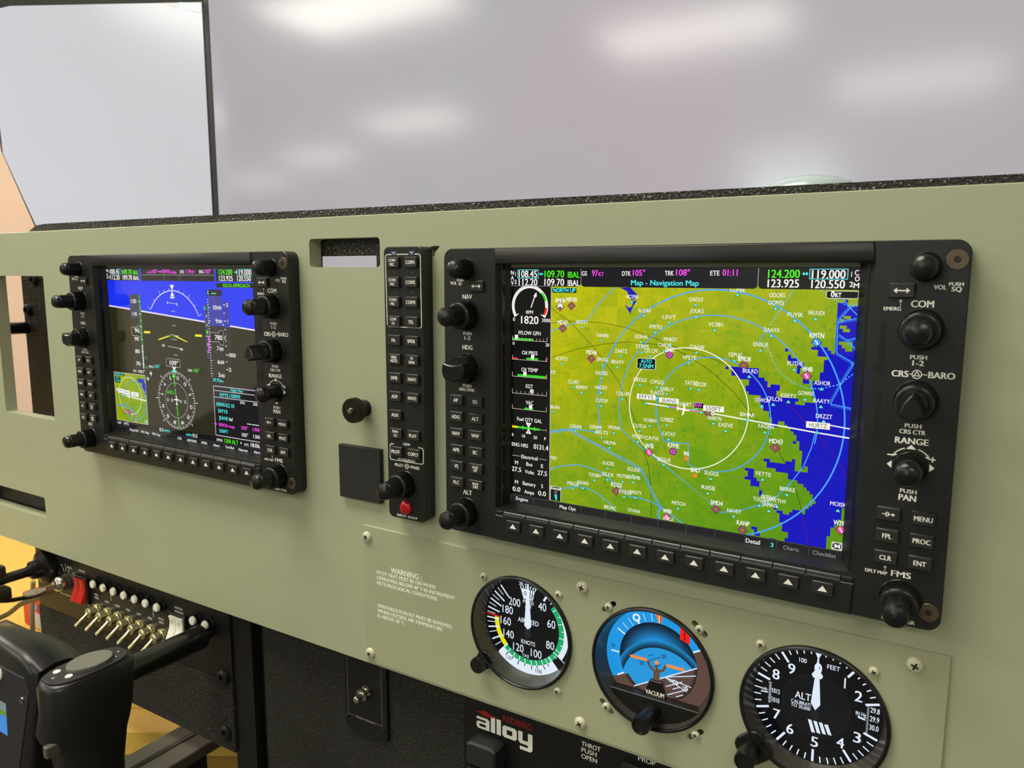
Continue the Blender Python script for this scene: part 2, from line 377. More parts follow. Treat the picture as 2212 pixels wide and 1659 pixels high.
# cover plate
cp = thing('cover_plate', 'sage green metal cover plate holding the three round gauges', 'cover plate', 0, 0, 0)
ob('plate', G().prism(rr(-86, 303.7, -314.3, -204.7, 1.5), .05, 1.5, ch=.4, holes=[circ(x, GV, 37.6, 48) for x in GU]+slots), cp, mat=mPlate)
for x, y in ((-81, -213.3), (-80.5, -306.7), (100, -213.2), (100, -306.2), (288.2, -213), (288.2, -306.2)): screw(cp, x, y, 1.5, True, random.uniform(0, 1.5))
g = G()
g.text('WARNING :', -58.9, -235, 4.1, 1.53, width=29.4, al='l', bold=.03)
for s_, y, w_ in (('PITOT HEAT MUST BE ON WHEN', -239.5, 55.2), ('OPERATING BELOW 40\u00b0 F IN INSTRUMENT', -243.7, 72.5), ('METEOROLOGICAL CONDITIONS.', -247.9, 57.4),
                  ('WINTERIZATION KIT MUST BE REMOVED', -266, 69.7), ('WHEN OUTSIDE AIR TEMPERATURE', -270.1, 61.5), ('IS ABOVE 20\u00b0 F.', -274.2, 26.5)):
    g.text(s_, -72.6, y, 2.75, 1.53, width=w_, al='l', bold=.036)
ob('lettering', g, cp, mat=mPrint, smooth=0)

# thumb nut, rubber pad
tn = thing('thumb_nut', 'black knurled thumb nut with a bright bolt tip on the panel', 'thumb nut', -81.5, -114.8, 0)
ob('washer', G().lathe([(6.3, 0), (6.3, 1), (5.2, 1.4), (5.2, 4.5), (6.2, 5.2), (6.2, 6.4), (5, 6.6), (5, 9)], 26), tn, mat=mBlack)
ob('knurled_wheel', G().lathe([(8, 8.2), (9.2, 9), (9.2, 14), (8.8, 14.8), (3, 14.8)], 72, knurl=(.5, 8.9, 14.1)), tn, mat=M('aged_bronze', '2b281c', .32, metal=.5, var=.2, vs=200), smooth=20)
ob('bolt_tip', G().lathe([(2.3, 6), (2.3, 16.2), (1.8, 17), (0, 17.1)], 18), tn, mat=mSteel)
pd = thing('rubber_pad', 'thick square black pad stuck on the panel below the thumb nut', 'pad', -85.3, -164.4, 0)
ob('pad', G().prism(rr(-20.4, 20.4, -20.4, 20.4, .6), 0, 4.1, ch=.3), pd, mat=M('pad_rubber', '202020', .6, var=.12, vs=200, bump=.3, bs=1500))

# ================================================================ flight displays
FZ = 10.87                                    # face height above the panel
def knob_small():
    return mesh(G().lathe([(5.9, -4), (5.9, .2), (5.9, 11.6), (5.4, 12.1), (5.75, 12.6), (5.6, 13.8), (4.8, 15.2), (3.2, 16.2), (1.4, 16.6), (0, 16.7)], 72, knurl=(.42, .1, 11.8)), mKnob, smooth=18)
def knob_outer(): return mesh(G().lathe([(8.7, -4), (8.7, .3), (8.7, 9.2), (8.4, 9.9), (7.6, 10.3), (6.3, 10.3), (6.3, 8.5)], 100, knurl=(.5, .2, 9.3)), mKnob, smooth=18)
def knob_lip(): return mesh(G().lathe([(8.55, 9.4), (8.62, 9.8), (8.2, 10.5), (7.4, 10.7), (6.5, 10.6), (6.4, 10.2)], 48), M('worn_edge', '2e2e2b', .2, metal=.3, var=.3, vs=250), smooth=60)
def knob_inner(): return mesh(G().lathe([(6.0, 8.5), (6.0, 10.2), (6.0, 21.2), (5.5, 21.6), (5.5, 22.1), (5.95, 22.4), (5.9, 23.6), (5.0, 25.1), (3.2, 26.0), (0, 26.4)], 60, knurl=(.38, 10, 21.3)), mKnob, smooth=22)
def ring(r): return mesh(G().lathe([(r+.1, -.6), (r+.15, .15), (r-.25, .5), (r-.7, .15), (r-.8, -3)], 48), mRing, smooth=60)
def ringwell(r): return mesh(G().lathe([(0, .04), (r-.75, .04)][::-1] and [(r-.75, .05), (0.01, .06)], 40), mDark, smooth=0)
def knob_hdg():
    g = G().lathe([(8.8, -3), (8.8, .3), (8.8, 7.6), (8.2, 8.2), (0, 8.2)], 64, knurl=(.3, .2, 7.7))
    p = []
    for i in range(40):
        a = 2*PI*i/40; r = 8.7
        x, y = r*math.cos(a), r*math.sin(a)
        if y > 3.4: y = 3.4+1.6*(x/8.0)**2
        if y < -5.8: y = -5.8-1.5*(1-min(1, abs(x)/5))
        p.append((x, y))
    g.prism(p, 8, 16.4, ch=.7); return mesh(g, mKnob, smooth=30)
def knob_crs():
    p = []
    for i in range(36):
        a = 2*PI*i/36; x, y = 6.1*math.cos(a), 6.1*math.sin(a)
        p.append((x, y))
    g = G().lathe([(6.1, 8.5), (6.1, 15), (5.9, 15.6)], 48)
    w = [(-4.9, -3.6), (0, -6.0), (4.9, -3.6), (3.4, 1.6), (.3, 5.9), (-.3, 5.9), (-3.4, 1.6)]
    g.prism(w, 15, 25.6, ch=.5); return mesh(g, mKnob, smooth=25)
def knob_joy(): return mesh(G().lathe([(6.0, -3), (6.0, .4), (5.3, 4), (5.0, 7), (5.5, 9.5), (6.2, 12.5), (6.1, 15), (5.2, 17), (3.2, 18.2), (0, 18.6)], 36), mKnob, smooth=60)
def knob(parent, x, y, kind, z=FZ):
    R_ = 6.9 if kind == 'small' else (7.6 if kind == 'joy' else 9.8)
    rt = ob('knob_ring', shared(('ring', R_), lambda: ring(R_)), parent, (x, y, z)); ob('knob_well', shared(('well', R_), lambda: ringwell(R_)), rt)
    if kind in ('small', 'joy', 'hdg'):
        return ob('knob', shared(kind, {'small': knob_small, 'joy': knob_joy, 'hdg': knob_hdg}[kind]), parent, (x, y, z))
    o = ob('knob', shared('outer', knob_outer), parent, (x, y, z)); ob('edge_ring', shared('lip', knob_lip), o)
    ob('inner_knob', shared(kind, knob_inner if kind == 'dual' else knob_crs), o); return o
def btn(w=10.5, h=6.9, t=2.2):
    g = G().prism(rr(-w/2, w/2, -h/2, h/2, .5, 3), -1, t, ch=.45); return mesh(g, mBtn, smooth=30)
def button(parent, x, y, txt, z=FZ, w=10.5, h=6.9, cap=2.4, name='button', t=2.2):
    o = ob(name, shared(('btn', w, h, t), lambda: btn(w, h, t)), parent, (x, y, z))
    def leg():
        g = G(); zz = t+.04
        if txt == '<>':
            g.poly([(-3.6, 0), (-2, 1.4), (-2, -1.4)], zz); g.poly([(3.6, 0), (2, -1.4), (2, 1.4)], zz); g.poly([(-2.2, -.32), (2.2, -.32), (2.2, .32), (-2.2, .32)], zz)
        elif txt == '^': g.poly([(-2.45, -1.4), (2.45, -1.4), (0, 1.75)], zz)
        elif txt == 'D>':
            g.text('D', -.5, 0, 2.3, zz, width=1.7, bold=.02); g.poly([(-3, -.18), (2, -.18), (2, .18), (-3, .18)], zz+.02); g.poly([(1.6, -.9), (3, 0), (1.6, .9)], zz+.02)
        else:
            L = txt.split('|'); n = len(L)
            for i, s_ in enumerate(L):
                c = cap if n == 1 else cap*.8
                if s_ == 'NOSE': c = cap*.62
                y_ = 0 if n == 1 else (1.42-2.75*i if s_ != 'NOSE' else 1.1)
                if n == 2 and L[0] == 'NOSE' and i: y_ = -1.0; c = cap*.85
                lw = min(glyphs(s_, .02)[2]*c*.86, w*.86)
                g.text(s_, 0, y_, c, zz, width=lw, bold=.03)
            if txt.startswith('MKR'): g.poly([(-2.5, -.12), (2.5, -.12), (2.5, .08), (-2.5, .08)], zz)
        return mesh(g, mPrint, smooth=0)
    ob('legend', shared(('leg', txt, cap, t), leg), o); return o
def hexscrew(parent, x, y, z):
    o = ob('screw', shared('hx', lambda: mesh(G().prism(circ(0, 0, 4.7, 32), -.5, .25, ch=.2, holes=[circ(0, 0, 1.7, 6)]), mHex, smooth=20)), parent, (x, y, z))
    ob('socket', shared('hxs', lambda: mesh(G().prism(circ(0, 0, 1.75, 6), -.6, -.2), mDark, smooth=0)), o)
    ob('screw_well', shared('hxw', lambda: mesh(G().prism(circ(0, 0, 5.3, 32), -.9, .06, holes=[circ(0, 0, 4.7, 32)]), mDark, smooth=0)), o)
LU, LV, LS = 45.4, -12.6, .2002               # lower left of the glass: lcd px -> mm
def display(du, dv_, draw, label):
    t = thing('flight_display', label, 'flight display', du, dv_, 0)
    W, H = 298, 189.7
    hole = [(40.2, -168.2), (258, -168.2), (258, -9.6), (40.2, -9.6)]
    ob('bezel', shared('bez', lambda: mesh(G().prism(rr(0, W, -H, 0, 6.5, 6), 0, FZ, ch=.5, holes=[hole]), mBez, smooth=30)), t)
    def inner():
        g = G()      # sloping sides from the face down to the glass
        for a, b in (((40.2, FZ), (45.6, .9)), ((258, FZ), (250.2, .9))):
            pts = [(a[0], -9.6, a[1]), (a[0], -168.2, a[1]), (b[0], -168.2, b[1]), (b[0], -9.6, b[1])]
            g.add(pts, [(0, 1, 2, 3)] if a[0] < 100 else [(3, 2, 1, 0)])
        g.box(40.2, 258, -9.9, -9.5, .5, FZ); g.box(42.2, 43.6, -168, -10, 2, 7.6); g.box(254.6, 256, -168, -10, 2, 7.6)
        g.add([(40.2, -165.6, .9), (258, -165.6, .9), (258, -168.4, FZ-1.2), (40.2, -168.4, FZ-1.2)], [(0, 1, 2, 3)])
        return mesh(g, mBez2, smooth=0)
    ob('inner_frame', shared('bezin', inner), t)
    ob('top_bar', shared('topbar', lambda: mesh(G().prism([(40.6, -9.2), (41.4, -10.3), (257.4, -10.3), (258.2, -9.2), (257.2, -.2), (39.8, -.2)], FZ-8, FZ+1.1, ch=.8), mBez, smooth=50)), t)
    ob('bottom_bar', shared('botbar', lambda: mesh(G().prism([(41.2, -189.5), (257.2, -189.5), (258.2, -172.6), (40.6, -172.6)], FZ-8, FZ+1.2, ch=.5), mBez, smooth=30)), t)
    def seg():
        g = G(); prof = [(-165.7, 1.2), (-167.0, 5.2), (-167.7, 7.4), (-168.7, 9.4), (-170.0, 11.0), (-171.4, 12.0), (-172.8, 12.4), (-173.8, 12.2), (-173.8, 6), (-168, .6)]
        n = len(prof); v = [(0, y, z) for y, z in prof]+[(16.4, y, z) for y, z in prof]
        g.add(v, [(i, (i+1) % n, n+(i+1) % n, n+i) for i in range(n)]+[tuple(range(n))[::-1], tuple(range(n, 2*n))]); return mesh(g, mLedge, smooth=50)
    for i in range(12):
        o = ob('ledge_segment', shared('seg', seg), t, (46.75+17.13*i, 0, 0))
    ob('ledge_end', shared('lend', lambda: mesh(G().box(40.8, 46.4, -172.4, -169.4, 3, 12).box(252.3, 257.9, -172.4, -169.4, 3, 12), mBez, smooth=0, bevel=.8)), t)
    for i in range(12): button(t, 55.3+17.13*i, -177.9, '^', FZ+1.2, 10.5, 7.2, name='softkey', t=1.6)
    for y, a, b in ((-99, 'AP', 'FD'), (-110.2, 'HDG', 'ALT'), (-121.4, 'NAV', 'VNV'), (-132.6, 'APR', 'BC'), (-143.8, 'VS', 'NOSE|UP'), (-155, 'FLC', 'NOSE|DN')):
        button(t, 10.4, y, a); button(t, 25.8, y, b)
    button(t, 26.9, -24, '<>'); button(t, 270.5, -23.6, '<>', w=11.2)
    for y, a, b in ((-133.2, 'D>', 'MENU'), (-144.4, 'FPL', 'PROC'), (-155.6, 'CLR', 'ENT')): button(t, 271.9, y, a); button(t, 287.1, y, b)
    for x, y, k in ((18, -13.2, 'small'), (18.1, -42.9, 'dual'), (18, -77.6, 'hdg'), (17.4, -174.9, 'dual'), (279.8, -12.5, 'small'), (279.8, -41.9, 'dual'), (279.8, -76, 'crs'), (279.7, -108.9, 'joy'), (279.7, -175.9, 'dual')): knob(t, x, y, k)
    hexscrew(t, 292.4, -9.2, FZ); hexscrew(t, 292.4, -180.4, FZ)
    ob('corner_well', shared('cwell', lambda: mesh(G().prism(circ(7.6, -9.6, 4.6, 28), 9, FZ+.05), mDark, smooth=0)), t)
    def slotm(): return mesh(G().prism([(-1.4, -12.7), (1.4, -12.7), (1.4, 12.7), (-1.4, 12.7)], .02, .12).poly([(-4.2, -9), (-.2, -7.8), (-.2, -10.2)], .14).poly([(4.4, -9), (.2, -10.2), (.2, -7.8)], .14), mDark, smooth=0)
    def slote(): return mesh(G().box(-1.6, 1.6, -13.4, -12.7, 0, .5).box(-4.4, -1.6, -10.6, -9.9, 0, .4), mRing, smooth=0)
    for y in (-51.1, -85.8):
        o = ob('card_slot', shared('slotm', slotm), t, (263.5, y, FZ)); ob('slot_lip', shared('slote', slote), o)
    def trim():
        g = G().line([(25.2, -60), (35.6, -53.4), (35.6, -66.5)], .5, FZ+.03, closed=True); return mesh(g, mDark, smooth=0)
    ob('triangle_groove', shared('trim', trim), t)
    def letters():
        g = G(); z = FZ+.03
        def tx(s_, x, y, c, w=None): g.text(s_, x, y, c, z, width=w, bold=.04)
        tx('VOL', 7.9, -22.2, 2.1, 5.3); tx('PUSH', 13.3, -20.4, 1.5, 5.4); tx('ID', 13.2, -22.6, 1.9, 2.4)
        tx('NAV', 18.7, -30.8, 2.9, 7.6); tx('PUSH', 18.6, -54.7, 1.9, 6.7); tx('1-2', 18.6, -57.6, 2.4, 4.7); tx('HDG', 18.6, -63.7, 2.9, 8)
        tx('PUSH', 18.1, -89.1, 1.9, 6.7); tx('HDG SYNC', 18.1, -91.7, 2.0, 12.6); tx('ALT', 17.9, -161.4, 3, 7.4)
        tx('VOL', 286.3, -21.9, 2.1, 5.4); tx('PUSH', 292.7, -20.4, 1.6, 6); tx('SQ', 293, -22.7, 2.1, 4.2); tx('EMERG', 266.8, -32.3, 1.7, 7.6); tx('COM', 279.5, -29.8, 3.2, 9.8)
        g.poly([(270.05, -31), (270.35, -31), (270.35, -28.8), (270.05, -28.8)], z); g.poly([(269.4, -28.9), (271, -28.9), (270.2, -27.6)], z)
        tx('PUSH', 279.6, -55.1, 2, 7.2); tx('1-2', 279.6, -57.9, 2.5, 5); tx('CRS', 272.2, -63.4, 3, 7.4); tx('BARO', 289.8, -63.2, 3, 11.2)
        g.line(circ(279.4, -63.3, 2, 24), .42, z, closed=True); g.line([(278.2, -64), (280.6, -64), (279.4, -61.9)], .4, z, closed=True); g.poly([(276.1, -63.5), (277.4, -63.5), (277.4, -63.1), (276.1, -63.1)], z); g.poly([(281.4, -63.5), (283.8, -63.5), (283.8, -63.1), (281.4, -63.1)], z)
        tx('PUSH', 279.5, -88.4, 2, 7.2); tx('CRS CTR', 279.4, -91.4, 2.1, 11.4); tx('RANGE', 279.4, -95.9, 3, 14.6)
        g.poly([(277.2, -99.9), (281.6, -99.9), (279.4, -97.7)], z); g.poly([(277.6, -116.9), (281.4, -116.9), (279.5, -118.8)], z); g.poly([(271.4, -110.2), (271.4, -106.4), (269.2, -108.3)], z); g.poly([(287.8, -106.2), (287.8, -110), (290, -108.1)], z)
        for s_ in (-1, 1):
            a0 = [math.radians(90-s_*x) for x in range(18, 58, 5)]; g.line([(279.6+9.4*math.cos(a), -108.6+9.4*math.sin(a)) for a in a0], .5, z)
            a = a0[-1]; X, Y = 279.6+9.4*math.cos(a), -108.6+9.4*math.sin(a); g.poly([(X-s_*.2, Y+1), (X+s_*1.1, Y-1.4), (X-s_*1.4, Y-.4)] if s_ > 0 else [(X+.2, Y+1), (X+1.4, Y-.4), (X-1.1, Y-1.4)], z)
        g.poly([(269.2, -103.9), (271.4, -103.9), (271.4, -103.3), (269.2, -103.3)], z); g.poly([(287.6, -104.2), (290.2, -104.2), (290.2, -103.6), (287.6, -103.6)], z); g.poly([(288.6, -105.2), (289.2, -105.2), (289.2, -102.6), (288.6, -102.6)], z+.01)
        tx('PUSH', 279.6, -120.9, 2, 7.4); tx('PAN', 279.4, -124.2, 3, 7.8); tx('DFLT MAP', 268, -164.3, 1.7, 10.2); tx('FMS', 279.2, -163.5, 3, 9); tx('PUSH CRSR', 279.5, -187.3, 2, 15)
        g.poly([(271.75, -163.2), (272.05, -163.2), (272.05, -161.2), (271.75, -161.2)], z); g.poly([(271.1, -161.4), (272.7, -161.4), (271.9, -160.2)], z)
        return mesh(g, mPrint, smooth=0)
    ob('lettering', shared('gdulet', letters), t)
    s_ = Scr(); draw(s_)
    ob('glass', shared('glass', lambda: mesh(G().box(45, 250.8, -165.8, -12.2, 0.05, .35), mBez2, smooth=0)), t)
    ob('screen_image', mesh(s_.g, mScr, smooth=0), t)
    return t

class Scr:
    """flat picture in lcd pixels (x right, y down), each call a hair above the last"""
    last = None
    def __init__(s): s.g = G(); s.z = .4
    def up(s, c=None):                         # a new colour lies a hair above; the same colour again stays level
        if c is None or c != s.last: s.z += .0012
        s.last = c; return s.z
    def q(s, pts): return [(LU+x*LS, LV-y*LS) for x, y in pts]
    def poly(s, pts, col): s.g.poly(s.q(pts)[::-1], s.up(col), col)
    def rect(s, x0, y0, x1, y1, col): s.poly([(x0, y0), (x1, y0), (x1, y1), (x0, y1)], col)
    def rrect(s, x0, y0, x1, y1, col, r=4): s.poly(rr(x0, x1, y0, y1, r, 3), col)
    def line(s, pts, w, col, closed=False): s.g.line(s.q(pts)[::-1], w*LS, s.up(col), col, closed)
    def disc(s, x, y, r, col, n=18): s.poly(circ(x, y, r, n), col)
    def text(s, st, x, y, cap, col, width=None, al='c', bold=.012, rot=0, cond=.86):
        X, Y = s.q([(x, y)])[0]; s.g.text(st, X, Y, cap*LS, s.up(col), col, width*LS if width else None, al, bold, rot, cond=cond)
    def arc(s, x, y, r, a0, a1, w, col, n=40):
        s.line([(x+r*math.sin(math.radians(a0+(a1-a0)*i/n)), y-r*math.cos(math.radians(a0+(a1-a0)*i/n))) for i in range(n+1)], w, col)
CK = dict(w='f6f4f0', g='4cf01a', c='4ff0f0', m='ff4cf4', G='8c8a88', k='000000')

WP=(('VC090','t',414,98,415,83),('DADLE','t',605,102,607,87),('JOUKS','t',608,135,610,119),('SLOAF','t',453,137,455,122),('LIIVY','t',529,153,530,138),('XPRTO','t',488,183,489,168),('MD78','a',217,114,218,95),('0MD6','a',178,118,179,98),('MD47','a',188,184,188,166),('WOOLY','t',253,177,254,162),('YANNI','t',320,215,322,200),('LESHA','t',446,213,447,198),('MNKEY','t',535,218,536,202),('CARVS','t',517,235,519,219),('STRPS','t',450,243,451,227),('CFLCM','t',476,253,477,238),('END','v',534,247,535,232),('DANII','t',613,235,614,220),('ZARTZ','t',383,258,384,244),('VPEYE','t',591,266,593,251),('BRAYV','t',372,293,374,277),('SPNGL','t',324,289,325,273),('ICIYU','t',184,293,186,278),('MD46','a',287,272,288,253),('DATED','t',322,329,323,314),('CLORY','t',227,363,229,348),('REMMY','t',256,378,257,363),('AADDY','t',321,373,322,358),('DEDLE','t',446,340,447,325),('CFFGQ','t',498,343,499,328),('SARLY','t',529,360,530,346),('FLACO','t',500,374,500,359),('TATTO','t',600,338,602,323),('ADCOK','t',624,340,626,325),('COLUM','t',392,387,393,371),('CUTOP','t',323,413,325,398),('IRAN','t',159,447,164,433),('KHORT','n',-301,-92,584,386),('VOBIH','t',480,459,480,443),('CFBBZ','t',532,451,533,436),('CUTLA','t',449,478,450,463),('VPONX','t',366,493,367,477),('CHUMI','t',236,501,237,487),('GRIIM','t',304,498,305,482),('BELTS','t',326,511,327,496),('VC051','t',444,511,445,495),('CATVI','t',487,512,488,496),('CATAY','t',539,493,540,477),('HILMA','t',353,540,354,525),('PZ','n',-301,-92,157,323),('x','t',466,393,-301,-92),('x','t',536,397,-301,-92),('x','t',633,404,-301,-92),('YBO','n',-310,511,161,597),('GUCER','t',349,605,350,590),('EGUDE','t',432,614,434,598),('TOOBN','t',304,649,305,633),('ZILEX','t',348,641,349,625),('MOTRE','t',399,640,400,623),('HARMR','t',433,637,436,622),('PEEGE','t',230,687,231,671),('EDDWD','t',265,680,266,664),('KCGS','a',378,673,379,653),('EYESS','t',405,686,408,672),('KNOTY','t',441,683,442,668),('BRUNC','n',-310,511,360,728),('OYAVA','n',-310,511,438,725),('MITCH','t',575,695,576,680),('W00','f',542,728,542,709),('XALU','n',-310,511,545,731),('W18','f',480,539,481,520),('KFME','v',554,528,555,510),('WA','s',594,544,594,529),('BAD','s',622,590,622,574),('BEGUE','t',527,570,528,555),('COMBE','t',721,72,721,59),('ODORS','t',824,88,825,72),('GOVES','t',822,107,823,92),('PUYIK','t',873,137,874,122),('WUUDI','t',924,131,925,116),('VC081','t',662,170,664,155),('DAAXX','t',815,179,816,164),('ENSUE','t',789,220,789,204),('YEPUG','t',720,252,722,236),('8MD8','a',746,264,747,246),('RUTHE','t',878,266,880,250),('W48','f',910,281,911,263),('KMTN','B',930,192,930,174),('BULRD','t',762,293,764,278),('ASHOR','t',949,312,950,297),('GOWNS','t',910,343,911,327),('KEEYY','t',868,353,868,337),('CFLCN','t',829,364,831,349),('OBWON','t',799,372,800,355),('RAAYY','t',950,359,951,344),('DRZZT','t',959,397,959,384),('BIHAR','t',762,414,762,399),('WARYN','t',669,432,671,418),('EXEVE','t',704,450,704,434),('FAGEN','t',811,442,813,426),('x','t',945,428,595,-74),('MD43','a',840,482,841,464),('x','a',654,404,595,-74),('SUGGS','t',668,593,669,577),('RIISE','t',661,636,662,620),('FETTE','t',811,574,813,559),('BRRKE','t',877,607,878,592),('3MD4','a',686,679,687,661),('NAVEY','t',737,691,738,676),('KANP','a',763,727,764,707),('BERNY','t',830,639,830,622),('TOGAH','t',806,649,808,632),('SMYTHY','t',853,644,853,628),('JANNS','t',832,660,833,643),('MOISK','t',1007,630,1007,613),('W29','f',1017,681,1011,663))
PL=(('K',1.3,(146,122,214,165,288,231,373,328,411,401,453,484,462,529,480,585,489,645,493,739)),('K',1.3,(147,170,206,161,278,161,336,164,401,175,492,203,534,222,602,254,607,257,656,286,720,338,765,388,811,438,846,484,868,523,885,560,910,621,918,656)),('D',1.3,(918,656,927,687,940,743)),('K',1.3,(148,278,233,247,321,227,402,216,500,219,545,222,612,234,614,239,670,254,725,276)),('D',1.3,(725,276,793,310,860,356,912,402,942,430,983,474,994,496,1025,540)),('b',2.4,(147,193,272,155,306,109,358,58)),('b',3.2,(150,512,184,503,211,498,241,495,304,498)),('h',5,(148,514,184,504,217,498,233,505,456,591,477,623,494,655,524,702,515,719,520,738)),('b',2.4,(381,404,384,442,391,480,454,527,502,555,530,572,676,668,660,661,700,687,738,677,770,665,805,647,852,616,887,571,915,524,932,472,939,433)),('b',2.6,(498,401,503,441,513,474,526,501,599,500,600,559,624,568,618,568,656,572)),('b',3.2,(311,391,316,460,320,492)),('b',2.8,(149,635,181,623,217,613,252,609,274,610,308,616,334,624,380,653,422,684,450,683,483,686,530,703,593,741)),('b',2.8,(189,694,244,678,283,679,322,693,357,716,378,738)),('h',4,(1025,90,1005,102,979,135,980,217,1023,241,994,300,973,350,1024,357)),('h',4,(979,137,1026,126)),('h',4,(983,170,1003,183,1025,205)),('h',4,(1003,183,1024,176)),('d',2,(932,56,965,79,1005,99)),('b',2.4,(988,78,1005,101,1026,122)),('d',2.4,(866,57,809,155)),('b',2.2,(800,169,782,200)),('d',2.2,(790,205,814,223,820,242,839,272,870,298,910,314,949,312,992,297,1024,266)),('w',3.6,(466,393,536,397)),('m',3.6,(536,397,633,404)),('w',3.6,(668,405,939,429,1025,435)),('w',3,(975,406,1025,411)),('c',2.2,(583,403,607,400,623,395)))
LAKE=((374,57,398,67,412,92,424,91,431,77,408,56),(417,96,431,92,419,110,410,133,391,105,406,116,415,111))
WATER=((714,271,787,270,789,293,815,305,815,316,840,307,841,328,832,339,879,341,895,341,896,353,886,354,887,363,905,363,906,350,922,352,938,348,927,324,927,293,938,294,940,269,949,268,948,244,957,239,957,232,933,225,932,213,921,209,925,195,941,197,965,210,966,223,978,221,978,196,979,136,977,86,1001,84,1008,92,1032,92,1038,402,1045,621,1020,618,1007,673,993,679,993,698,985,702,986,745,877,744,877,725,885,724,886,712,869,708,868,688,861,688,860,666,851,664,851,656,870,655,870,666,887,665,887,656,895,653,894,645,913,642,915,653,923,651,924,640,948,619,947,612,941,609,940,599,932,596,931,586,923,583,921,573,904,572,904,561,878,561,878,550,842,548,840,538,816,537,815,516,823,514,826,527,868,527,869,516,886,515,887,504,895,502,896,539,922,537,922,527,913,528,913,492,904,483,905,458,896,455,894,445,887,435,868,427,859,411,842,413,843,427,826,429,832,410,821,401,822,390,803,384,806,370,790,361,791,346,756,338,752,324,765,320,765,309,743,300,715,295),(697,270,706,270,706,282,697,281),(851,212,859,214,859,224,851,223),(859,224,868,225,868,235,859,235),(860,236,887,240,904,254,888,269,894,281,887,281,884,255,861,245),(902,288,918,287,919,304,903,302),(760,550,787,550,788,572,804,583,805,608,796,595,778,594,777,583,761,582,763,570,770,567,768,558,760,559),(806,608,814,609,814,618,806,618),(840,642,850,642,851,653,841,654),(787,715,805,714,805,727,814,729,814,735,841,736,850,741,809,740,795,737,798,723,787,723),(886,458,895,458,895,467,887,466))
LAND=((1002,84,1025,79,1026,95,1003,95),(994,120,1012,119,1011,133,985,134),(985,143,1002,144,1003,154,1012,154,1012,165,994,166,993,154,985,155),(985,184,1012,186,1013,211,1004,212,1002,200,986,199))
MT=(('N',6.5,14,13,11,'w'),('A',6.5,30,13,11,'w'),('V',6.5,46,13,11,'w'),('1',18,18,13,6,'w'),('2',18.5,43,13,9,'w'),('108.45',63.5,18,21,67,'w'),('112.20',64,43.5,21,68,'w'),('109.70',157.5,18,21,69,'g'),('109.70',157.5,43,21,69,'w'),('IBAL',224.5,20,18,41,'g'),('IBAL',224.5,45,18,41,'w'),('NORTH UP',192.5,66.5,11,77,'c'),('GS',260,16,13,18,'w'),('97',295,15,17,20,'m'),('KT',315.5,18,12,17,'m'),('DTK',396,16,13,28,'w'),('105°',435,14,17,38,'m'),('TRK',526.5,15,13,27,'w'),('108°',566.5,13,17,41,'m'),('Map - Navigation Map',512,42,15,202,'c'),('ETE',657,14.5,13,26,'w'),('01:11',698.5,13,17,41,'m'),('124.200',839.5,16,21,81,'g'),('119.000',949.5,17,21,81,'w'),('123.925',839,41,21,80,'w'),('120.550',949.5,42,21,81,'w'),('1',1004,17,13,6,'w'),('C',1016,13,13,10,'w'),('O',1017.5,28,13,11,'w'),('2',1004.5,42,13,9,'w'),('M',1016.5,45,13,13,'w'),('0',962.5,67,15,9,'w'),('KT',976,69,11,14,'w'),('RPM',70.5,137.5,11,25,'w'),('1820',71,162,24,64,'w'),('0',13,161.5,11,8,'w'),('3000',130,161.5,11,30,'w'),('FFLOW GPH',70.5,203.5,12,81,'w'),('0',11.5,238.5,10,7,'w'),('20',135.5,238,10,13,'w'),('Oil PRES',71.5,266.5,12,57,'w'),('Oil TEMP',71.5,321,12,61,'w'),('EGT',71,374,12,26,'w'),('VAC',72,427,12,28,'w'),('Fuel QTY GAL',72,483.5,12,92,'w'),('0',9,538,10,6,'w'),('10',50.5,538.5,10,11,'w'),('20',94,538.5,10,14,'w'),('F',130.5,538.5,10,7,'w'),('ENG HRS',36.5,569.5,12,61,'w'),('0131.4',115,568,16,54,'w'),('Electrical',72.5,607,12,61,'w'),('M',24,630,12,12,'w'),('Bus',72.5,629.5,12,23,'w'),('E',120,629.5,12,8,'w'),('27.5',24,652.5,15,36,'w'),('Volts',73,655.5,12,34,'w'),('27.5',120.5,652.5,15,35,'w'),('M',24,695.5,12,12,'w'),('Battery',72.5,695.5,12,49,'w'),('S',120.5,695.5,12,7,'w'),('0.0',24,719.5,15,30,'w'),('Amps',72.5,723,12,37,'w'),('0.0',120.5,720,15,29,'w'),('Engine',45.5,750.5,11,45,'w'),('Map Opt',214,752.5,11,58,'w'),('Detail',793.5,754.5,12,39,'w'),('3',845,754.5,12,8,'c'),('Charts',895.5,755,11,41,'G'),('Checklist',980.5,754.5,11,59,'G'),('Detail',170,695.5,9,36,'w'))
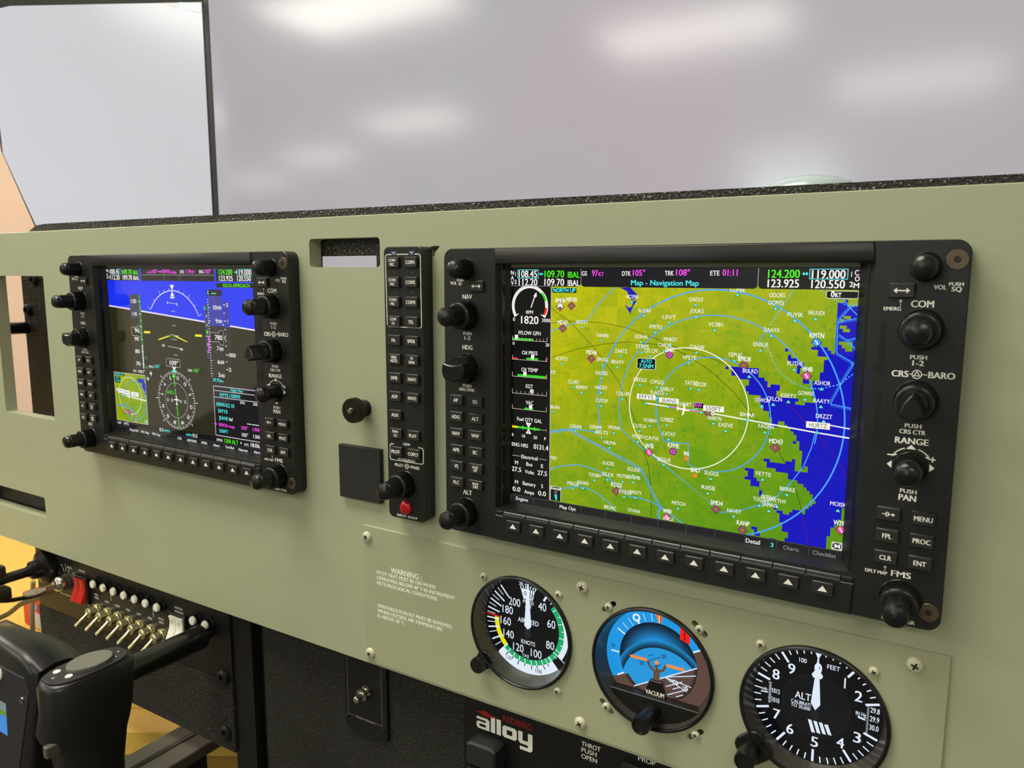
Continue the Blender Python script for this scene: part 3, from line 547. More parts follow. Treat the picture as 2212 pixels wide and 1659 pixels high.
PT=(('N',6,9,13,14,'w'),('1',19.5,14,13,7,'w'),('A',5,27,13,10,'w'),('V',6,42,13,14,'w'),('2',21,38.5,13,8,'w'),('108.45',65,14,21,74,'w'),('109.70',161,15,21,72,'g'),('IBAL',227.5,18,18,41,'g'),('112.20',66,40,21,72,'w'),('109.70',161.5,40,21,71,'w'),('IBAL',229,42,18,44,'w'),('crs',327.5,15,13,27,'m'),('105°',366,13,16,38,'m'),('RW10',448,13,17,52,'m'),('map',499.5,15,13,41,'m'),('DIS',557.5,14,13,27,'w'),('1.9',600,13,17,30,'m'),('NM',629.5,15,12,23,'m'),('BRG',687.5,14,13,31,'w'),('105°',731.5,13,17,39,'m'),('124.200',841,15,21,82,'g'),('119.000',953,16,21,88,'w'),('123.925',841,41,21,84,'w'),('120.550',951,40.5,21,82,'w'),('KDCA APPROACH',902.5,70,14,161,'g'),('120',197,147,17,40,'w'),('110',198.5,204.5,17,33,'w'),('96',209,280,20,38,'w'),('90',201,319,17,32,'w'),('80',201.5,376,17,35,'w'),('70',201,433,17,32,'w'),('10',762.5,162,18,23,'w'),('00',790,163,14,26,'w'),('9',769,218.5,18,14,'w'),('00',791.5,219.5,14,25,'w'),('2',840.5,150,15,13,'w'),('1',840,217,15,8,'w'),('G',695.5,165.5,13,17,'g'),('780',776,287.5,20,48,'w'),('7',768.5,333.5,18,13,'w'),('00',790.5,335.5,14,25,'w'),('6',769,390.5,18,14,'w'),('00',791.5,391.5,14,25,'w'),('5',769.5,445.5,18,13,'w'),('00',791.5,448.5,14,23,'w'),('-1050',851.5,357.5,16,53,'w'),('2',839,419.5,15,16,'w'),('29.92',748.5,469.5,14,49,'c'),('IN',782.5,472.5,9,17,'c'),('109°',465.5,414.5,21,61,'w'),('HDG',298,441,11,34,'w'),('105°',343.5,437.5,14,39,'c'),('CRS',574,440,11,30,'w'),('105°',618.5,438,14,39,'g'),('TAS',170,469,11,26,'w'),('97KT',219.5,469.5,13,45,'w'),('0',292,472.5,13,12,'w'),('0',267,498.5,15,16,'w'),('LOC1',426.5,548,14,45,'g'),('Flight Plan',874,505,11,74,'c'),('EFFYS / KBWI',829,530.5,15,128,'c'),('KBWI-ILS 10',796.5,573,16,113,'c'),('EFFYS',779.5,601.5,15,59,'c'),('JEANS',780.5,631,15,59,'c'),('faf',828.5,631.5,14,25,'w'),('RW10',776.5,661.5,15,53,'m'),('map',829.5,662,12,41,'m'),('550FT',778.5,688,14,57,'c'),('DTK',907.5,553.5,11,29,'w'),('DIS',985.5,553,11,25,'w'),('105°',913.5,660,15,41,'m'),('1.9NM',987,659.5,15,50,'m'),('105°',913,689.5,15,40,'w'),('1.5NM',988.5,689,15,49,'w'),('XPDR',747,729.5,11,40,'w'),('1200 ALT',823.5,728,17,91,'g'),('R',886.5,726.5,9,9,'w'),('UTC',919.5,730,11,29,'w'),('18:06:33',987.5,727,17,85,'w'),('Map/HSI',133,753.5,11,64,'w'),('TFC Map',217,754.5,11,64,'w'),('PFD Opt',303,754.5,11,60,'w'),('CDI',472.5,753.5,11,27,'w'),('ADF/DME',558.5,755,11,67,'w'),('XPDR',643.5,754.5,11,41,'w'),('Ident',726.5,755.5,11,41,'w'),('Tmr/Ref',811.5,754.5,11,57,'w'),('Nearest',897,755.5,11,56,'w'),('Alerts',984.5,754.5,11,45,'w'),('OAT',21,728.5,11,34,'w'),('14°C',75,728,14,40,'w'),('ILS',345,727.5,15,28,'w'),('NAV2',385,728.5,11,40,'c'),('NAV1',542.5,730,11,39,'c'),('ILS',584,728.5,15,30,'w'),('10',397,339.5,11,18,'w'),('10',523.5,350.5,11,19,'w'),('5',444.5,148.5,11,9,'w'),('5',510.5,155,11,9,'w'))

def in_poly(x, y, p):
    c = False; n = len(p)//2; j = n-1
    for i in range(n):
        xi, yi, xj, yj = p[2*i], p[2*i+1], p[2*j], p[2*j+1]
        if (yi > y) != (yj > y) and x < (xj-xi)*(y-yi)/(yj-yi)+xi: c = not c
        j = i
    return c
def pairs(f): return [(f[i], f[i+1]) for i in range(0, len(f), 2)]
def terrain_val(x, y, h):
    """elevation-like value, high (yellow) in the upper left"""
    return 1.07-.50*(x-148)/876-.62*(y-56)/682+h
def cell_hash(i, j, k=0): return random.Random(i*7919+j*104729+k*31).random()
def draw_map(s, x0, y0, x1, y1, cw, f, water=True, ramp=('babc00', 'b0b600', 'a6b000', '9cac00', '92a800', '88a400', '7ca000', '709c00', '669800', '5c9400')):
    """blocky terrain: merged grid cells with a colour step each"""
    nx = int((x1-x0)/cw)+1; ny = int((y1-y0)/cw)+1; z = s.up(); g = s.g
    for j in range(ny):
        run = None
        for i in range(nx+1):
            c = None
            if i < nx:
                X, Y = x0+(i+.5)*cw, y0+(j+.5)*cw; mx, my = f(X, Y)
                if water and any(in_poly(mx, my, p) for p in WATER) and not any(in_poly(mx, my, p) for p in LAND): c = '0000bc'
                else:
                    h = .14*(cell_hash(i//9, j//7)-.5)+.17*(cell_hash((i+3)//5, (j+1)//4, 1)-.5)+.10*(cell_hash(i//2, j//2, 2)-.5)
                    v = terrain_val(mx, my, h)
                    k = int(max(0, min(len(ramp)-1, (1.06-v)*len(ramp)*.98))); c = ramp[k]
                    if cell_hash(i, j, 5) < .03: c = ramp[min(len(ramp)-1, k+2)]
            if run and c != run[0]:
                xa, xb = x0+run[1]*cw, min(x1, x0+i*cw); ya, yb = y0+j*cw, min(y1, y0+(j+1)*cw)
                g.poly(s.q([(xa, ya), (xb, ya), (xb, yb), (xa, yb)])[::-1], z, run[0]); run = None
            if c and not run: run = (c, i)
PK = 'd8509c'
def symbol(s, k, x, y):
    if k == 't': s.poly([(x-7, y+4.6), (x+7, y+4.6), (x, y-5.6)], '16564e'); s.poly([(x-5.2, y+3.6), (x+5.2, y+3.6), (x, y-3.8)], '66f2ea')
    elif k in 'afB':
        c = '30a0ff' if k == 'B' else ('f050a0' if k == 'f' else PK)
        for dx, dy in ((1, 0), (-1, 0), (0, 1), (0, -1)): s.line([(x+dx*6, y+dy*6), (x+dx*13.5, y+dy*13.5)], 5.5, '14060e')
        s.disc(x, y, 10.5, '14060e')
        for dx, dy in ((1, 0), (-1, 0), (0, 1), (0, -1)): s.line([(x+dx*7, y+dy*7), (x+dx*12, y+dy*12)], 2.4, c)
        if k == 'a': s.arc(x, y, 7.4, 0, 360, 2.4, c, 20); s.disc(x, y, 4.4, '8a9a10')
        else: s.disc(x, y, 9, c); s.line([(x-4, y-6), (x+4, y+6)], 3, 'f8f4f4')
    elif k == 'v':
        for i in range(12): a = 2*PI*i/12; s.line([(x+8*math.cos(a), y+8*math.sin(a)), (x+12*math.cos(a), y+12*math.sin(a))], 2, '8a1080')
        s.disc(x, y, 10, '8a1080'); s.arc(x, y, 5, 0, 360, 3, 'e070d0', 16)
    elif k == 's': s.rect(x-5.5, y-5.5, x+5.5, y+5.5, 'f08a14')
def plane_icon(s, x, y, sz, ang, col='fbfaf6'):
    c, n = math.cos(ang), math.sin(ang)
    for p in ([(0, -1), (.09, -.9), (.12, .8), (0, 1), (-.12, .8), (-.09, -.9)], [(-.85, .02), (-.85, -.16), (0, -.36), (.85, -.16), (.85, .02), (0, -.06)], [(-.36, .86), (-.36, .72), (0, .6), (.36, .72), (.36, .86), (0, .8)]):
        s.poly([(x+sz*(a*c-b*n), y+sz*(a*n+b*c)) for a, b in p], col)
def softbar(s, y0=738):
    s.rect(0, y0, 1024, 768, '0c0c0e')
    for i in range(12):
        x = 2+85.3*i; s.rrect(x+1, y0+1, x+84, 768, '17171a', 5); s.line([(x+1.5, 766), (x+1.5, y0+5), (x+5, y0+1.2), (x+80, y0+1.2), (x+83.6, y0+5)], 1.2, '55545a')
def header(s, bg):
    s.rect(0, 0, 1024, 56, bg)

def draw_mfd(s):
    s.rect(0, 0, 1024, 768, '030304')
    draw_map(s, 147, 56, 1024, 740, 8.2, lambda x, y: (x, y))
    for p in LAKE: s.poly(pairs(p), '0a0ab8')
    for c, w, f in PL:
        p = pairs(f)
        if c in 'KD': s.line(p, w, '141404' if c == 'K' else '5a0830')
    for cx_, cy_, r, a0, a1, w in ((661, 409.5, 163, -97, 178, 2.8), (662.5, 411, 281.4, -88, 100, 2.8), (660.5, 409, 349.4, -88, 168, 3.8)):
        s.arc(cx_, cy_, r, a0, a1, w, '48a6f8', 70)
    for c, w, f in PL:
        p = pairs(f)
        if c == 'b': s.line(p, w, '48a6f8')
        elif c == 'd':
            for (ax, ay), (bx, by) in zip(p, p[1:]):
                d = math.hypot(bx-ax, by-ay); n = max(1, int(d/8))
                for i in range(n):
                    t0, t1 = i/n, (i+.55)/n; s.line([(ax+(bx-ax)*t0, ay+(by-ay)*t0), (ax+(bx-ax)*t1, ay+(by-ay)*t1)], w, '5cc8ff')
        elif c == 'h':
            s.line(p, w*.45, '48a6f8')
            for (ax, ay), (bx, by) in zip(p, p[1:]):
                d = math.hypot(bx-ax, by-ay); n = max(1, int(d/4.2)); nx_, ny_ = (by-ay)/d, -(bx-ax)/d
                for i in range(n):
                    X, Y = ax+(bx-ax)*(i+.5)/n, ay+(by-ay)*(i+.5)/n; s.line([(X, Y), (X-nx_*w*1.5, Y-ny_*w*1.5)], 1.3, '48a6f8')
    s.arc(589.3, 398.8, 175, 0, 360, 2.8, 'fbf8e0', 80)
    for c, w, f in PL:
        if c in 'wmc': s.line(pairs(f), w, {'w': 'f8f6ee', 'm': 'f060e8', 'c': '70f0f0'}[c])
    for n, k, x, y, lx, ly in WP:
        if k != 'n': symbol(s, k, x, y)
    for n, k, x, y, lx, ly in WP:
        if n != 'x':
            big = k in 'afBvs'; c = 13 if big else 11
            s.text(n, lx, ly, c, 'f4f4ec', (9.2 if big else 8.3)*len(n)-1.5, bold=.02 if big else .006)
    plane_icon(s, 579, 401, 20, math.radians(97)); s.disc(666, 405, 5, 'f8f6ee'); s.disc(666, 405, 2.4, '7a9a00')
    for n, x0, y0, x1, y1 in (('EFFYS', 438, 367, 496, 382), ('JEANS', 507, 372, 566, 387), ('RW', 611, 378, 640, 393), ('550FT', 638, 383, 697, 399), ('HURTZ', 916, 401, 975, 418)):
        if n == 'RW': s.rect(x0, y0, x1, y1, '0a0210'); s.line([(x0, y1), (x0, y0), (x1, y0)], 1, 'e8e0e8'); s.text(n, x0+13, (y0+y1)/2, 11, 'ff58f0', 20)
        else: s.rect(x0, y0, x1, y1, 'f8f6ea'); s.text(n, (x0+x1)/2, (y0+y1)/2, 11, '2c2c26', 44, bold=0)
    def lab(x0, y0, x1, y1, lines, col='000204'):
        s.rrect(x0-1.5, y0-1.5, x1+1.5, y1+1.5, 'e8e6cc', 4); s.rrect(x0, y0, x1, y1, col, 3)
        for st, x, y, c, w, k in lines: s.text(st, x, y, c, CK[k], w, bold=.02)
    s.rrect(150, 60, 234, 75, '021014', 4); s.text('NORTH UP', 192, 67.5, 11, CK['c'], 77, bold=.025)
    lab(437, 262, 492, 292, (('AUTO', 464.5, 269.5, 10.5, 34, 'c'), ('7.5NM', 464.5, 283.5, 12, 44, 'c')))
    lab(948, 60, 1022, 77, (('0', 962, 68, 13, 8.5, 'w'), ('KT', 975.5, 69.4, 10, 15, 'w')))
    s.poly([(179, 87), (192, 127), (179, 119), (166, 127)], '101010'); s.poly([(179, 90), (190, 124), (179, 116.5), (168, 124)], 'fbfaf6'); s.text('N', 179.5, 106, 10, '101010', 8)
    s.rrect(150, 689, 189, 736, 'e8e6cc', 2); s.rrect(151.5, 690.5, 187.5, 736, '04060a', 2); s.text('Detail', 170, 696, 9, CK['w'], 34, bold=.02)
    s.poly([(163, 704), (175, 704), (175, 714), (165, 714)], '5c6068'); s.poly([(165, 716), (175, 716), (175, 734), (170, 734)], '22e8ee')
    s.rrect(997, 716, 1023, 737, 'f4f4f0', 3); s.rrect(999, 718, 1021, 735, '14161a', 2); s.poly([(1003, 726), (1008, 721), (1013, 727), (1008, 732)], 'f4f4f0'); s.rect(1014, 723, 1018, 731, 'f4f4f0'); s.line([(999, 718), (1021, 735)], 1.6, 'f4f4f0'); s.line([(999, 735), (1021, 718)], 1.6, 'f4f4f0')
    # engine strip
    s.rect(0, 56, 146, 740, '030304'); s.line([(147, 57), (147, 738)], 1.4, 'd8d8d0')
    cx_, cy_, R_ = 70.5, 118, 61
    s.arc(cx_, cy_, R_, -122, 122, 10, 'f6f4ee', 50); s.arc(cx_, cy_, R_+1.5, -118, 118, 1, '9a9a96', 50); s.arc(cx_, cy_, R_-1.5, 46, 74, 7, '28d81e', 12); s.arc(cx_, cy_, R_-1.5, 94, 117, 7, 'fa2410', 12)
    for a in (-122, 122): b = math.radians(a); s.line([(cx_+(R_+5)*math.sin(b), cy_-(R_+5)*math.cos(b)), (cx_+(R_-13)*math.sin(b), cy_-(R_-13)*math.cos(b))], 2.6, 'f6f4ee')
    s.line([(75, 123), (90, 84)], 3.4, 'f6f4ee'); s.poly([(94.5, 74), (96, 87), (89, 92), (84, 86)], 'f6f4ee')
    W_, Gn, Rd = 'd8d0c0', '28d81e', 'f02c18'
    def gauge(y, h, ptr, zones, ticks=0):
        for x0, x1, c, t_ in zones: s.rect(x0, y-t_, x1, y-1, c)
        s.line([(7, y-h), (7, y), (134, y), (134, y-h)], 1.3, W_)
        for i in range(1, ticks): x = 7+127*i/ticks; s.line([(x, y), (x, y-9)], 1.1, W_)
        s.poly([(ptr-6, y-17), (ptr+6, y-17), (ptr+6, y-7), (ptr, y-1.5), (ptr-6, y-7)], 'f8f6f0')
    gauge(228, 14, 22, ((8, 84, Gn, 7),), 10); gauge(290, 14, 82, ((8, 27, Rd, 6), (60, 102, Gn, 8), (129, 134, Rd, 8)))
    gauge(345, 14, 54, ((26, 131, Gn, 8), (129, 134, Rd, 8))); gauge(400, 14, 80, (), 8); s.text('2', 80, 389, 10, '202020', 6)
    gauge(451, 14, 76, ((53, 85, Gn, 7),))
    s.line([(7, 511), (134, 511)], 1.2, W_); s.rect(8, 507.5, 27, 514.5, 'e8e010'); s.rect(27, 507.5, 109, 514.5, Gn)
    for x in (7, 48, 91, 134): s.line([(x, 504), (x, 518)], 1.3, 'e07040' if x in (7, 134) else W_)
    s.poly([(58, 493), (79, 493), (68.5, 511)], 'f4f2ec'); s.poly([(58, 529), (79, 529), (68.5, 511)], 'f4f2ec'); s.text('L', 68.5, 499, 8, '303030'); s.text('R', 68.5, 523, 8, '303030')
    s.line([(8, 607), (38, 607)], 1.2, W_); s.line([(106, 607), (136, 607)], 1.2, W_)
    # header
    s.rect(0, 0, 1024, 56, '070910'); s.line([(0, 55.5), (147, 55.5)], 1.2, '9a9aa0'); s.rect(250, 2, 772, 55, '0b0e1a')
    s.poly([(249, 46), (253, 53), (262, 57), (236, 57), (245, 53)], 'b8bc00'); s.poly([(774, 46), (778, 53), (787, 57), (761, 57), (770, 53)], '8aa400')
    s.line([(249, 2), (249, 48)], 1.4, 'b0b09c'); s.line([(774, 1), (774, 48)], 1.4, 'c0c09c')
    for x0, y0, x1, y1 in ((26, 5, 101, 31), (904, 4, 995, 29)): s.line([(x0, y0), (x1, y0), (x1, y1), (x0, y1)], 2, '5ad8dc', True)
    for xa, xb, y in ((103, 119, 18), (885, 901, 16)): s.line([(xa+2, y), (xb-2, y)], 2, CK['c']); s.poly([(xa, y), (xa+6, y-5), (xa+6, y+5)], CK['c']); s.poly([(xb, y), (xb-6, y-5), (xb-6, y+5)], CK['c'])
    softbar(s)
    for st, x, y, c, w, k in MT: s.text(st, x, y, c, CK[k], w, bold=.02 if c > 12 else .014)

def draw_pfd(s):
    s.rect(0, 0, 1024, 768, '1c1a10')
    hz = lambda x: 172+(x-1)*(250-172)/1023
    s.poly([(0, 50), (1024, 50), (1024, hz(1024)), (0, hz(0))], '1430f0'); s.line([(0, hz(0)), (1024, hz(1024))], 7, 'e8defa')
    s.poly([(0, hz(0)+3), (1024, hz(1024)+3), (1024, 768), (0, 768)], '25230f')
    # roll arc
    cx_, cy_, R_ = 480, 289, 193
    s.arc(cx_, cy_, R_, -56, 63, 4, 'dcdcf4', 50)
    for a in (-60+3.5, -45+3.5, -30+3.5, -20+3.5, -10+3.5, 13.5, 23.5, 33.5, 48.5, 63.5):
        l = 22 if int(abs(a-3.5)) in (30, 60) else 12; b = math.radians(a); s.line([(cx_+R_*math.sin(b), cy_-R_*math.cos(b)), (cx_+(R_+l)*math.sin(b), cy_-(R_+l)*math.cos(b))], 2.4, 'c8c8f0')
    s.poly([(467, 70), (495, 72), (480, 95)], 'f4f2fa'); s.poly([(466, 119), (494, 119), (480, 98)], 'f4f2fa'); s.rect(464, 122, 494, 129, 'f4f2fa')
    for y, h, in ((151, 30), (186, 14), (248, 14), (291, 30), (310, 14), (345, 52), (378, 14)): s.line([(480-h, y-h*.08), (480+h, y+h*.08)], 2.2, 'd0cfd8')
    for x0, x1 in ((258, 305), (620, 667)): s.rrect(x0, 280, x1, 290, 'e8e020', 4)
    s.poly([(356, 314), (372, 316), (444, 297), (442, 292)], 'f0e61c'); s.poly([(571, 316), (555, 316), (482, 297), (484, 291)], 'f0e61c'); s.arc(462, 301, 11, 0, 360, 2, '40c040', 20); s.line([(450, 297), (438, 294)], 2, '40c040'); s.line([(474, 298), (486, 296)], 2, '40c040')
    # airspeed tape
    s.rrect(165, 116, 246, 454, '3a3a54', 6); s.rect(165, 225, 246, 448, '2e2c26'); s.rrect(165, 454, 300, 512, '26241c', 4)
    s.rect(234, 118, 246, 346, '2c8a2c'); s.rect(236, 346, 241, 454, 'f4f2f0'); s.rect(241, 346, 246, 454, '2c8a2c')
    for i in range(12): y = 147+28.7*i; s.line([(246, y), (246-(16 if i % 2 == 0 else 8), y)], 2.6, 'eceaea')
    s.line([(166, 266), (212, 266), (212, 258), (234, 258), (234, 310), (212, 310), (212, 304), (166, 304)], 2, 'b8b6b4', True); s.rect(168, 268, 232, 302, '16140e')
    s.text('T', 262, 404, 11, CK['c'], 9); s.text('G', 262, 446, 11, CK['c'], 10); s.line([(290, 461), (290, 487)], 2.2, 'ececec'); s.line([(280, 474), (300, 474)], 2.2, 'ececec')
    # altitude tape, vertical speed
    s.rrect(712, 88, 808, 116, '1c1c1a', 6); s.rect(716, 114, 806, 240, '3a3c9e'); s.rect(716, 240, 806, 454, '2c2b26'); s.rrect(716, 456, 808, 486, '1a1a16', 5)
    s.rrect(812, 135, 850, 250, '3236a0', 6); s.rrect(812, 245, 852, 436, '2b2a25', 6); s.rect(692, 150, 712, 380, '3a3a60')
    s.text('K', 722, 101, 17, CK['c'], 9, bold=.04); s.line([(742, 104), (774, 104)], 3.4, CK['c'])
    for i in range(30): y = 130+11.2*i; s.line([(713, y), (713+(15 if i % 5 == 3 else 8), y)], 2.6, 'ececf0')
    for y in (150, 184, 217, 252, 322, 357, 387, 420): s.line([(813, y), (824 if y not in (150, 217, 420) else 829, y)], 2.6, 'ececf0')
    for y in (200, 238, 320, 352): s.arc(702, y, 4, 0, 360, 1.8, 'dcdce0', 10)
    s.poly([(702, 258), (709, 268), (702, 278), (695, 268)], '40f020'); s.rect(706, 287, 713, 348, 'f050f0'); s.line([(690, 285), (712, 285)], 2, 'e0e0e0')
    s.poly([(720, 268), (780, 268), (780, 258), (806, 258), (806, 318), (780, 318), (780, 306), (720, 306)], '131210'); s.line([(720, 268), (780, 268), (780, 258), (806, 258), (806, 318), (780, 318), (780, 306), (720, 306)], 2, 'b8b6b4', True)
    s.line([(824, 276), (812, 288), (824, 302)], 3, 'e8e8e8')
    # heading circle
    hx, hy, hr = 465, 582, 132
    s.disc(hx, hy, hr+3, '2a281e', 48)
    for i in range(72):
        a = math.radians(i*5-109); r1 = hr-(15 if i % 2 == 0 else 9); s.line([(hx+hr*math.sin(a), hy-hr*math.cos(a)), (hx+r1*math.sin(a), hy-r1*math.cos(a))], 3, 'ececec')
    for k, st in enumerate(('N', '3', '6', 'E', '12', '15', 'S', '21', '24', 'W', '30', '33')):
        a = math.radians(k*30-109); s.text(st, hx+103*math.sin(a), hy-103*math.cos(a), 16, 'ececec', bold=.03, rot=-a)
    for a in (45, 90, 135, 225, 270, 315): b = math.radians(a); s.line([(hx+(hr+4)*math.sin(b), hy-(hr+4)*math.cos(b)), (hx+(hr+16)*math.sin(b), hy-(hr+16)*math.cos(b))], 3.4, 'ececec')
    s.arc(hx, hy, 79, 0, 360, 2, 'b4b3ae', 48)
    A = math.radians(-4); rt = lambda x, y: (hx+x*math.cos(A)-y*math.sin(A), hy+x*math.sin(A)+y*math.cos(A))
    for y0, y1 in ((-118, -62), (-54, -12), (12, 70), (78, 130)): s.line([rt(0, y0), rt(0, y1)], 5, '44d820')
    s.poly([rt(-13, -104), rt(13, -104), rt(0, -122)], '44f020'); s.rect(449, 446, 476, 455, CK['c'])
    plane_icon(s, hx+2, hy, 22, 0)
    for x in (-61, -31, 31, 61): s.arc(hx+x, hy+2, 6, 0, 360, 2.2, 'e0e0de', 12)
    s.rect(412, 397, 505, 431, '181610'); s.line([(410, 397), (507, 397), (507, 431), (472, 431), (462, 441), (452, 431), (410, 431)], 2, 'b4b2ae', True); s.poly([(448, 432), (478, 432), (463, 448)], 'f0f0f0')
    s.rect(290, 430, 388, 448, '141208'); s.rect(574, 430, 662, 448, '141208')
    # inset map
    s.rect(0, 484, 246, 716, 'd8d8d0'); draw_map(s, 2, 486, 244, 714, 9, lambda x, y: (350+(x-2)*1.9, 250+(y-486)*1.35), True)
    for X, Y, r, c, w in ((118, 590, 88, 'f2f0dc', 2.6), (150, 610, 92, '5a92e0', 3), (60, 760, 120, '4a9af0', 5)):
        pts = [(X+r*math.cos(2*PI*i/48), Y+r*math.sin(2*PI*i/48)) for i in range(49)]; run = []
        for p in pts+[None]:
            if p and 3 < p[0] < 243 and 488 < p[1] < 712: run.append(p)
            else:
                if len(run) > 1: s.line(run, w, c)
                run = []
    s.line([(46, 590), (132, 596)], 5, 'a8d4f4'); s.line([(132, 596), (244, 604)], 5, 'f6f4ee')
    for n, x0, x1, y in (('EFFYS', 24, 70, 562), ('JEANS', 66, 118, 566), ('550FT', 128, 186, 570)): s.rect(x0, y, x1, y+20, 'f6f2f6'); s.text(n, (x0+x1)/2, y+10, 10, '50485a', 38, bold=0)
    plane_icon(s, 108, 592, 16, PI/2)
    for x, y in ((112, 500), (104, 552), (90, 626), (36, 640), (176, 668), (212, 590)): symbol(s, 't', x, y)
    symbol(s, 'v', 104, 670); symbol(s, 'f', 72, 668); symbol(s, 's', 128, 684); symbol(s, 's', 150, 708)
    s.rrect(2, 487, 84, 500, '021014', 3); s.text('NORTH UP', 42, 494, 10, CK['c'], 70, bold=.02); s.rrect(4, 504, 50, 534, '021014', 3); s.text('AUTO', 27, 511, 9, CK['c'], 30); s.text('7.5NM', 27, 525, 10, CK['c'], 38)
    s.poly([(18, 556), (24, 576), (18, 572), (12, 576)], 'fbfaf6'); s.line([(220, 696), (240, 712)], 3, 'f0f0f0'); s.line([(220, 712), (240, 696)], 3, 'f0f0f0')
    # flight plan window
    s.rrect(722, 494, 1024, 712, 'b4aec0', 5); s.rrect(726, 498, 1024, 708, '121014', 3)
    for y in (515, 543): s.line([(726, y), (1024, y)], 3, 'c4c0cc')
    s.line([(928, 640), (954, 640)], 3, 'f0f0f0'); s.line([(958, 640), (1000, 640)], 3, 'f0f0f0'); s.poly([(724, 656), (738, 661), (724, 666)], CK['m']); s.rect(716, 659, 726, 663, CK['m'])
    # bars
    s.rect(0, 716, 1024, 740, '0a0a0c'); s.rect(0, 0, 1024, 54, '14131a')
    for x0, x1 in ((252, 262), (767, 776)): s.rect(x0, 0, x1, 56, '2a44ff'); 
    s.rect(262, 2, 767, 54, '14131a'); s.line([(266, 28), (764, 28)], 2, 'a0a0a4'); s.line([(430, 28), (430, 52)], 1.6, '8a8a90'); s.line([(536, 28), (536, 52)], 1.6, '8a8a90')
    s.rect(776, 54, 1024, 59, '2a44ff'); s.rect(778, 60, 1024, 79, '0c100c')
    for x0, y0, x1, y1 in ((36, 3, 112, 27), (921, 4, 1016, 29)): s.line([(x0, y0), (x1, y0), (x1, y1), (x0, y1)], 2, '4ab8bc', True)
    s.line([(119, 15), (134, 15)], 4, CK['c']); s.line([(892, 16), (912, 16)], 4, CK['c']); s.line([(386, 14), (410, 14)], 4, CK['m']); s.poly([(416, 14), (408, 8), (408, 20)], CK['m'])
    softbar(s, 740)
    for st, x, y, c, w, k in PT: s.text(st, x-1, y, c, CK[k], w, bold=.018)
display(0, 0, draw_mfd, 'flight display showing a green and blue navigation map')
display(-443.1, .5, draw_pfd, 'flight display showing blue sky horizon, tapes and a compass rose')

# ================================================================ audio panel
ap = thing('audio_panel', 'narrow black audio control panel with two columns of buttons and a red button', 'audio panel', -34.4, 0, 0)
AX = 34.4
ob('body', G().prism(rr(-16.9, 16.9, -189.4, 2.0, 4.2), 0, 10.9, ch=.5), ap, mat=mBez)
rows = [('COM1|MIC', 'COM1', -8.6), ('COM2|MIC', 'COM2', -21.9), ('COM3|MIC', 'COM3', -35.3), ('COM|1/2', 'TEL', -48.6), ('PA', 'SPKR', -61.7), ('MKR|MUTE', 'HI|SENS', -74.8), ('DME', 'NAV1', -87.9), ('ADF', 'NAV2', -101), ('AUX', None, -114.1), ('MAN|SQ', 'PLAY', -127.3), ('PILOT', 'COPLT', -140.4)]
for a, b, y in rows:
    button(ap, -7.5, y, a, 10.9, 10.7, 7.2, 2.35)
    if b: button(ap, 8.1, y, b, 10.9, 10.7, 7.2, 2.35)
knob(ap, -1, -163.4, 'dual', 10.9)
ob('red_button', G().lathe([(5, -1), (5, 1.2), (4.6, 2.1), (3.4, 2.8), (1.6, 3.1), (0, 3.2)], 32), ap, (-.3, -180.4, 10.9), mat=mRed, smooth=60)
ob('button_collar', G().lathe([(5.6, 0), (5.6, .4), (5.0, .6), (5.0, -.5)], 32), ap, (-.3, -180.4, 10.9), mat=mDark)
g = G(); z = 10.94
fr = rr(-15.1, 15.4, -52.6, -3.2, 1.6, 4)
top = [p for p in fr]
g.line([(-9.6, -3.2), (-13.5, -3.2), (-14.7, -3.8), (-15.1, -4.8), (-14.6, -51), (-13.8, -52.2), (-13, -52.5), (13.8, -52.6), (15, -52), (15.5, -51), (15.2, -4.8), (14.8, -3.6), (13.6, -3.2), (10.3, -3.2)], .55, z); g.line([(-5.4, -3.2), (5.2, -3.2)], .55, z)
g.line([(-10.6, -135.6), (-13, -135.6), (-14.3, -136.4), (-14.5, -145.8), (-13.6, -147.1), (13.8, -147.2), (15.2, -146.4), (15.4, -137), (14.4, -135.8), (10.8, -135.6)], .55, z)
for st, x, y, c, w in (('CREW', .6, -134.6, 1.8, 6.6), ('ICS ISOLATION', .5, -146, 1.6, 15), ('PILOT', -6.4, -150.4, 2.1, 7.8), ('PASS', 8, -150.4, 2.1, 7.4), ('DISPLAY  BACKUP', .2, -187.1, 1.5, 18.6), ('VOL', -10.4, -172.5, 1.8, 4.8)): g.text(st, x, y, c, z, width=w, bold=.03)
g.line(circ(.6, -150.4, 1.7, 20), .35, z, closed=True); g.line(circ(.6, -150.4, .8, 14), .3, z, closed=True); g.poly([(-2.2, -150.55), (-1.1, -150.55), (-1.1, -150.25), (-2.2, -150.25)], z); g.poly([(2.3, -150.55), (3.8, -150.55), (3.8, -150.25), (2.3, -150.25)], z)
ob('lettering', g, ap, mat=mPrint, smooth=0)
for y in (-2.3,):
    for x in (-7.6, 7.8): ob('indicator', G().poly([(x-2.4, y+1), (x, y-1.6), (x+2.4, y+1)], 10.96), ap, mat=M('lilac_print', '8f92c0', .5), smooth=0)
for (_, b, y), nx_ in zip(rows, rows[1:]):
    for x in ((-7.1, 8.3) if y > -100 else ()): ob('indicator', G().poly([(x-2.2, y-6), (x, y-8.2), (x+2.2, y-6)], 10.93), ap, mat=M('dark_lens', '3a3a36', .4), smooth=0)

